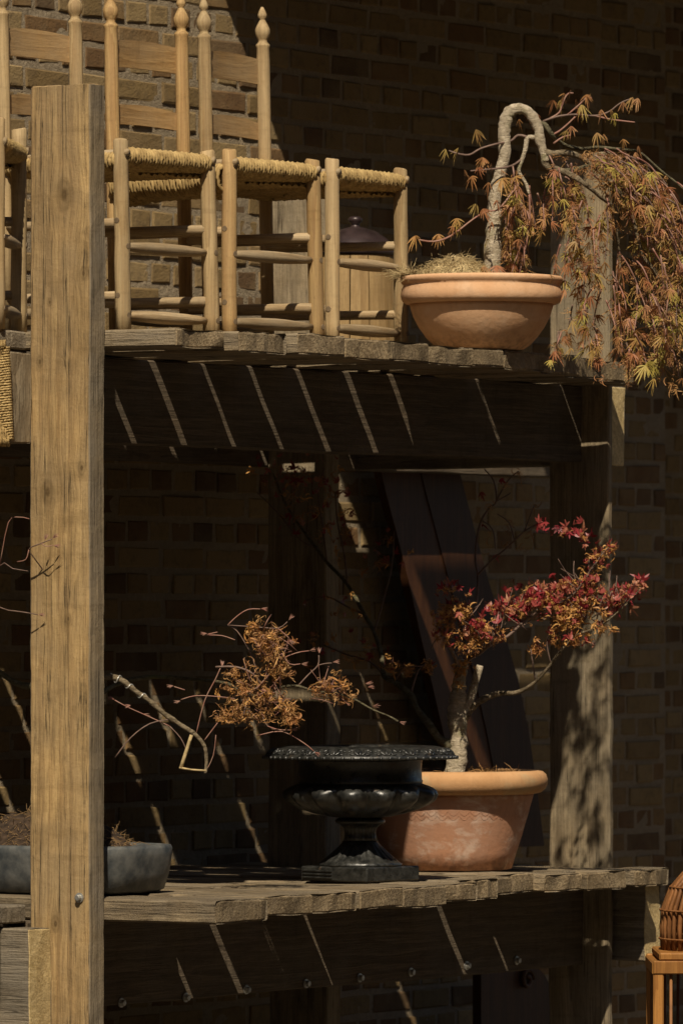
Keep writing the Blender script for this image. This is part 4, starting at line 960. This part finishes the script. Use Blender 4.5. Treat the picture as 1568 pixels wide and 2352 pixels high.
for pts in ([(495, 1532, 3, -.1), (541, 1532, 3.4, -.1), (578, 1546, 3.4, -.1), (601, 1574, 3.6, -.08)], [(560, 1645, 2, -.12), (566, 1615, 2.4, -.12), (578, 1588, 2.6, -.1), (601, 1574, 2.8, -.08)],
            [(684, 1576, 2.6, -.08), (708, 1550, 2.2, -.08), (730, 1528, 2, -.08), (732, 1505, 2, -.08)], [(730, 1528, 1.8, -.08), (748, 1524, 1.7, -.08), (762, 1523, 1.7, -.08)],
            [(601, 1574, 2.2, -.06), (575, 1500, 2, -.06), (545, 1450, 1.9, -.06), (523, 1436, 1.8, -.06)], [(523, 1436, 1.8, -.06), (587, 1440, 1.8, -.08), (638, 1443, 1.8, -.08), (660, 1428, 1.6, -.08)], [(638, 1443, 1.6, -.08), (652, 1455, 1.6, -.08), (664, 1466, 1.5, -.08)],
            [(523, 1436, 1.7, -.06), (545, 1415, 1.7, -.06), (570, 1400, 1.7, -.06), (598, 1399, 1.5, -.06)], [(540, 1470, 1.7, -.08), (510, 1460, 1.6, -.08), (475, 1458, 1.6, -.08), (500, 1452, 1.5, -.08)],
            [(590, 1690, 1.6, -.1), (647, 1680, 1.7, -.1), (698, 1707, 1.7, -.1), (721, 1726, 1.6, -.1)], [(601, 1640, 1.8, -.08), (615, 1668, 1.7, -.09), (647, 1680, 1.6, -.1)], [(615, 1668, 1.6, -.1), (640, 1676, 1.7, -.1), (668, 1677, 1.5, -.1)],
            [(264, 1608, 1.7, -.12), (295, 1625, 1.7, -.12), (340, 1645, 1.8, -.1), (390, 1668, 2, -.1)], [(390, 1668, 1.9, -.1), (415, 1695, 1.8, -.1), (428, 1722, 1.7, -.1)],
            [(265, 1740, 1.9, -.12), (300, 1695, 2, -.12), (345, 1662, 2, -.11), (395, 1652, 2, -.1)], [(450, 1689, 1.7, -.1), (470, 1610, 1.7, -.1), (495, 1560, 1.7, -.1), (506, 1535, 1.6, -.1)],
            [(416, 1607, 1.6, -.1), (450, 1598, 1.6, -.1), (500, 1600, 1.6, -.1), (540, 1605, 1.5, -.1)], [(400, 1577, 1.6, -.1), (425, 1585, 1.5, -.1)], [(474, 1770, 1.4, -.1), (490, 1735, 1.3, -.1), (496, 1688, 1.2, -.1)], [(470, 1700, 1.5, -.1), (485, 1680, 1.6, -.1), (500, 1660, 1.4, -.1)],
            [(601, 1574, 1.7, -.08), (640, 1520, 1.7, -.09), (680, 1500, 1.6, -.1), (710, 1495, 1.4, -.1)], [(640, 1520, 1.5, -.09), (652, 1500, 1.5, -.1), (660, 1482, 1.3, -.1)], [(647, 1500, 1.6, -.1), (665, 1525, 1.6, -.1), (690, 1525, 1.4, -.1)],
            [(200, 1576, 2, -.2), (120, 1350, 2, -.36), (85, 1290, 2, -.42), (67, 1262, 2, -.44), (95, 1248, 1.9, -.46), (120, 1238, 1.6, -.47)], [(67, 1262, 1.6, -.44), (60, 1285, 1.5, -.44), (40, 1290, 1.3, -.43)], [(95, 1248, 1.5, -.46), (108, 1255, 1.4, -.47), (122, 1252, 1.2, -.47)],
            [(-60, 1500, 2.4, -.2), (-20, 1400, 2, -.35), (20, 1402, 1.8, -.4), (60, 1407, 1.7, -.42), (88, 1412, 1.5, -.42)], [(-50, 1420, 1.8, -.3), (0, 1300, 1.6, -.36), (30, 1306, 1.5, -.38), (66, 1312, 1.4, -.38)], [(0, 1300, 1.5, -.36), (20, 1200, 1.4, -.38), (45, 1188, 1.3, -.38), (68, 1192, 1.3, -.38)]):
    lt_(pts)
for x, y, d, ang in ((600, 1398, -.06, 1.4), (664, 1424, -.08, 2.4), (666, 1470, -.08, .7), (733, 1500, -.08, 3.1), (765, 1521, -.08, 1.6), (475, 1455, -.08, -1.6), (712, 1494, -.1, 1.7), (693, 1525, -.1, 1.5), (918, 1658, -.1, 1.2), (857, 1622, -.1, 1.6), (723, 1728, -.1, 1.0), (670, 1676, -.1, 1.6),
                     (398, 1575, -.1, -1.5), (414, 1610, -.1, -1.4), (262, 1606, -.12, -2), (300, 1620, -.12, -1.5), (330, 1640, -.1, 1.2), (660, 1480, -.1, 2.6), (840, 1570, -.1, 1.6), (845, 1578, -.1, 1.5), (122, 1236, -.47, 2.2), (124, 1253, -.47, 1.4), (90, 1412, -.42, 1.5), (104, 1240, -.46, 2.8), (510, 1530, -.1, 3.0)):
    for k in range(2): lm.leaf(lm.p(x, y, d), rr.choice(BUD), rr.uniform(.8, 1.2), .1, None)
    lm.pending[-1] = (lm.pending[-1][0], Euler((0, -ang, math.atan2(-CA, SA)), 'XYZ'), 1.0, rr.choice(BUD)); lm.pending[-2] = (lm.pending[-2][0], Euler((0, -ang - .3, math.atan2(-CA, SA)), 'XYZ'), .9, rr.choice(BUD))
for cx, cy, sx, sy, n in ((615, 1475, 36, 42, 44), (585, 1445, 20, 16, 8), (560, 1570, 48, 44, 34), (600, 1620, 60, 32, 42), (540, 1640, 34, 22, 17), (650, 1640, 26, 22, 14), (640, 1540, 28, 26, 15), (745, 1585, 38, 24, 22), (790, 1600, 22, 20, 11), (675, 1645, 14, 16, 7)):
    for i in range(n):
        lm.leaf(lm.p(rr.gauss(cx, sx * .6), rr.gauss(cy, sy * .6), -.09 + rr.uniform(-.05, .05)), rr.choice(LGo + LD * 4), rr.uniform(.5, 1.1), 1.0)
for i in range(60):                     # fine pinkish shoots through the dry cluster
    cx, cy, sx, sy = rr.choice(((610, 1480, 40, 45), (570, 1580, 55, 45), (610, 1620, 65, 35), (750, 1588, 50, 22)))
    x, y = cx + rr.uniform(-.75, .75) * sx, cy + rr.uniform(-.75, .75) * sy; a = rr.uniform(-2.4, .9); L = rr.uniform(25, 65)
    lm.twig([(x, y, 1.3, -.09), (x + math.cos(a) * L * .5, y + math.sin(a) * L * .5 + rr.uniform(-4, 4), 1.1, -.09 + rr.uniform(-.03, .03)), (x + math.cos(a) * L, y + math.sin(a) * L, .8, -.09 + rr.uniform(-.05, .05))], 1, 2, 4)
lm.finish([M['twig'], M['twig_r']], 280)

# ------------------------------------------------------------------ boards, tub and other things at the back
def slab(name, pts, th, mat, parent=None, off=Vector((0, 0, 0))):
    n = len(pts); v = [tuple(Vector(p) - off) for p in pts] + [tuple(Vector(p) - off + Vector((0, -th, 0))) for p in pts]
    f = [tuple(range(n)), tuple(range(2 * n - 1, n - 1, -1))] + [(i, i + n, (i + 1) % n + n, (i + 1) % n) for i in range(n)]
    return put(name, mesh(name, v, f, mat), parent)
rgtE = [(1022, 1030), (1048, 1130), (1075, 1235), (1104, 1340), (1138, 1450), (1170, 1560), (1195, 1680), (1212, 1800)]
lftE = [(846, 1030), (868, 1130), (896, 1235), (922, 1340), (946, 1450), (972, 1560), (1000, 1680), (1030, 1800)]
mid = [(a[0] * .5 + c[0] * .5, a[1]) for a, c in zip(rgtE, lftE)]
Yb = 1.135
bot = on_y(1040, 1960, Yb); lbt = thing('leaning_board', 'large curved brown wooden board leaning on the brick wall behind the crimson maple', 'board', (bot.x, Yb, ZL + .002))
def band(e1, e2, nm, th):
    a = [on_y(x, y, Yb) for x, y in e1]; c = [on_y(x, y, Yb) for x, y in e2]
    a.append(Vector((a[-1].x + .05, Yb, ZL + .002))); c.append(Vector((c[-1].x + .05, Yb, ZL + .002)))
    return slab(nm, a + c[::-1], th, M['board'], lbt, Vector(lbt.location))
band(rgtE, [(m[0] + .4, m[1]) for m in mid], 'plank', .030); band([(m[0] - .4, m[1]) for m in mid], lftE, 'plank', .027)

tbp = Vector((2.12, .60, ZU + .003))
tub = thing('wooden_tub', 'pale wooden staved tub with dark domed lid standing behind the chair row', 'tub', tbp)
ns = 14; sv = []
for k in range(ns):
    a0 = 6.283 * (k + .03) / ns; a1 = 6.283 * (k + .97) / ns; v = []
    for z, r in ((0, .128), (.10, .126), (.20, .121), (.30, .114)):
        for a in (a0, (a0 + a1) / 2, a1): v.append((r * math.cos(a), r * math.sin(a), z))
        for a in (a0, (a0 + a1) / 2, a1): v.append(((r - .016) * math.cos(a), (r - .016) * math.sin(a), z))
    f = []
    for i in range(3):
        o = i * 6; f += [(o, o + 1, o + 7, o + 6), (o + 1, o + 2, o + 8, o + 7), (o + 3, o + 9, o + 10, o + 4), (o + 4, o + 10, o + 11, o + 5), (o, o + 6, o + 9, o + 3), (o + 2, o + 5, o + 11, o + 8)]
    f += [(0, 3, 4, 1), (1, 4, 5, 2), (18, 19, 22, 21), (19, 20, 23, 22)]
    put('stave', mesh('stave', v, f, M['tub'], False), tub)
v, f = lathe([(.118, .301), (.1185, .312), (.112, .325), (.092, .348), (.06, .370), (.024, .381), (.014, .383), (.012, .392), (.02, .398), (.021, .407), (.012, .413), (.004, .414)], 40)
put('lid', mesh('lid', v, f, M['lid'], True), tub)

# dark carved panel under the lower shelf
cp = on_y(1175, 2352, 1.0); cpt = thing('carved_panel', 'dark brown carved wooden panel standing under the lower shelf', 'panel', (cp.x, 1.0, GZ))
pl = [on_y(x, y, 1.0) for x, y in ((1085, 2180), (1150, 2186), (1200, 2205), (1232, 2240), (1255, 2290), (1262, 2352))]
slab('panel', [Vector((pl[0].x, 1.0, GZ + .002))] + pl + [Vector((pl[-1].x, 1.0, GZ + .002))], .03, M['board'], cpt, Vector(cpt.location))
b = MB(); c0 = on_y(1210, 2250, .96) - Vector(cpt.location)
b.tube([c0 + Vector((math.cos(t * .5) * .035 * (1 - t / 22), 0, math.sin(t * .5) * .035 * (1 - t / 22))) for t in range(18)], .008, 6); b.make('scroll', M['board'], cpt)

# rush panel at the far left, against the bearer end
rp = P(-34, 903, zd_of((-.2, .14, 0)))
rs = thing('rush_panel', 'small woven rush seat panel hung by the grey bearer end at the left edge', 'seat', rp)
o = put('woven_rush', RUSH, rs, (0, 0, 0)); ry = math.atan2(-CA, SA)
o.rotation_euler = Euler((math.radians(90), 0, ry), 'XYZ'); o.scale = (.36, .6, .8); o.location = Vector((0, 0, -.12))
b = MB(); b.tube([(0, 0, .10), (0, 0, (.712 - rp.z) + .002)], .003, 6); b.make('hook', M['steel'], rs)

# bird cage at the lower right
cgp = P(1668, 2352, 17.2); ca = math.atan2(-CA, SA)
cage = thing('bamboo_cage', 'orange bamboo bird cage with domed wicker top at the lower right corner', 'cage', (cgp.x, cgp.y, GZ), ca)
hw = .19; ht = .76
def bar(nm, p0, p1, r, mat=M['cane'], n=8, sq=False):
    if sq:
        p0, p1 = Vector(p0), Vector(p1); m = (p0 + p1) / 2; d = p1 - p0
        return put(nm, timber_mesh(nm, max(abs(d.x), r * 2), max(abs(d.y), r * 2), max(abs(d.z), r * 2), mat, c=.003, amp=.001), cage, m)
    b = MB(); b.tube([p0, Vector(p0).lerp(Vector(p1), .5) + Vector((R.uniform(-.002, .002), R.uniform(-.002, .002), 0)), p1], r, n); return b.make(nm, mat, cage)
for sx in (-1, 1):
    for sy in (-1, 1): bar('corner_post', (sx * hw, sy * hw, 0), (sx * hw, sy * hw, ht - .03), .0135, sq=True)
    for z in (.02, ht - .018): bar('rail', (sx * hw, -hw, z), (sx * hw, hw, z), .016, sq=True); bar('rail', (-hw - .013, sx * hw, z + .003), (hw + .013, sx * hw, z + .003), .0175, sq=True)
put('top_board', timber_mesh('top_board', 2 * hw + .02, 2 * hw + .02, .02, M['cane'], c=.004), cage, (.012, 0, ht + .012))
MC = M['cane']; wick = wood('brown_wicker', (.30, .13, .045), (.19, .075, .025), (.24, .12, .05), 'Z', .4, 60, rough=.5, bump=.2)
for i in range(1, 11):
    x = -hw + 2 * hw * i / 11
    for sy in (-1, 1): bar('spindle', (x, sy * hw, .03), (x + R.uniform(-.004, .004), sy * hw, ht - .03), .0042, wick, 6); bar('spindle', (sy * hw, x, .03), (sy * hw, x, ht - .03), .0042, wick, 6)
for z in (.25, .5):
    for sy in (-1, 1): bar('cross_wire', (-hw, sy * hw, z), (hw, sy * hw, z), .0022, M['coir'], 5)
for i in range(44):
    a = 6.283 * i / 44; b = MB()
    pts = [(.172 * math.cos(a) * q, .172 * math.sin(a) * q, ht + .022 + z) for q, z in ((.98, 0), (1.0, .06), (.97, .11), (.86, .16), (.66, .20), (.38, .225), (.08, .235))]
    b.tube(pts, [.0062 * R.uniform(.8, 1.15)] * 7, 5); b.make('wicker_rib', wick, cage)
for z, r in ((.03, .178), (.105, .176), (.165, .15)):
    b = MB(); b.tube([(r * math.cos(6.283 * i / 40), r * math.sin(6.283 * i / 40), ht + .022 + z) for i in range(41)], .003, 5, False); b.make('wicker_hoop', wick, cage)

# dry leaf debris on the left-hand boards
b = MB(); dp = on_z(16, 2052, -.688)
for i in range(26):
    me = rr.choice(LGo); Mx = Matrix.Translation((rr.uniform(-.04, .05), rr.uniform(-.03, .03), rr.uniform(.004, .02))) @ Euler((rr.uniform(0, 6), rr.uniform(0, 6), rr.uniform(0, 6))).to_matrix().to_4x4() @ Matrix.Scale(.6, 4)
    b.add([Mx @ q.co for q in me.vertices], [tuple(p.vertices) for p in me.polygons])
tag(b.make('leaf_litter', M['leaf_gold'], None, dp, smooth=False), 'small heap of curled brown leaves on the boards left of the front post', 'leaf litter', kind='stuff')
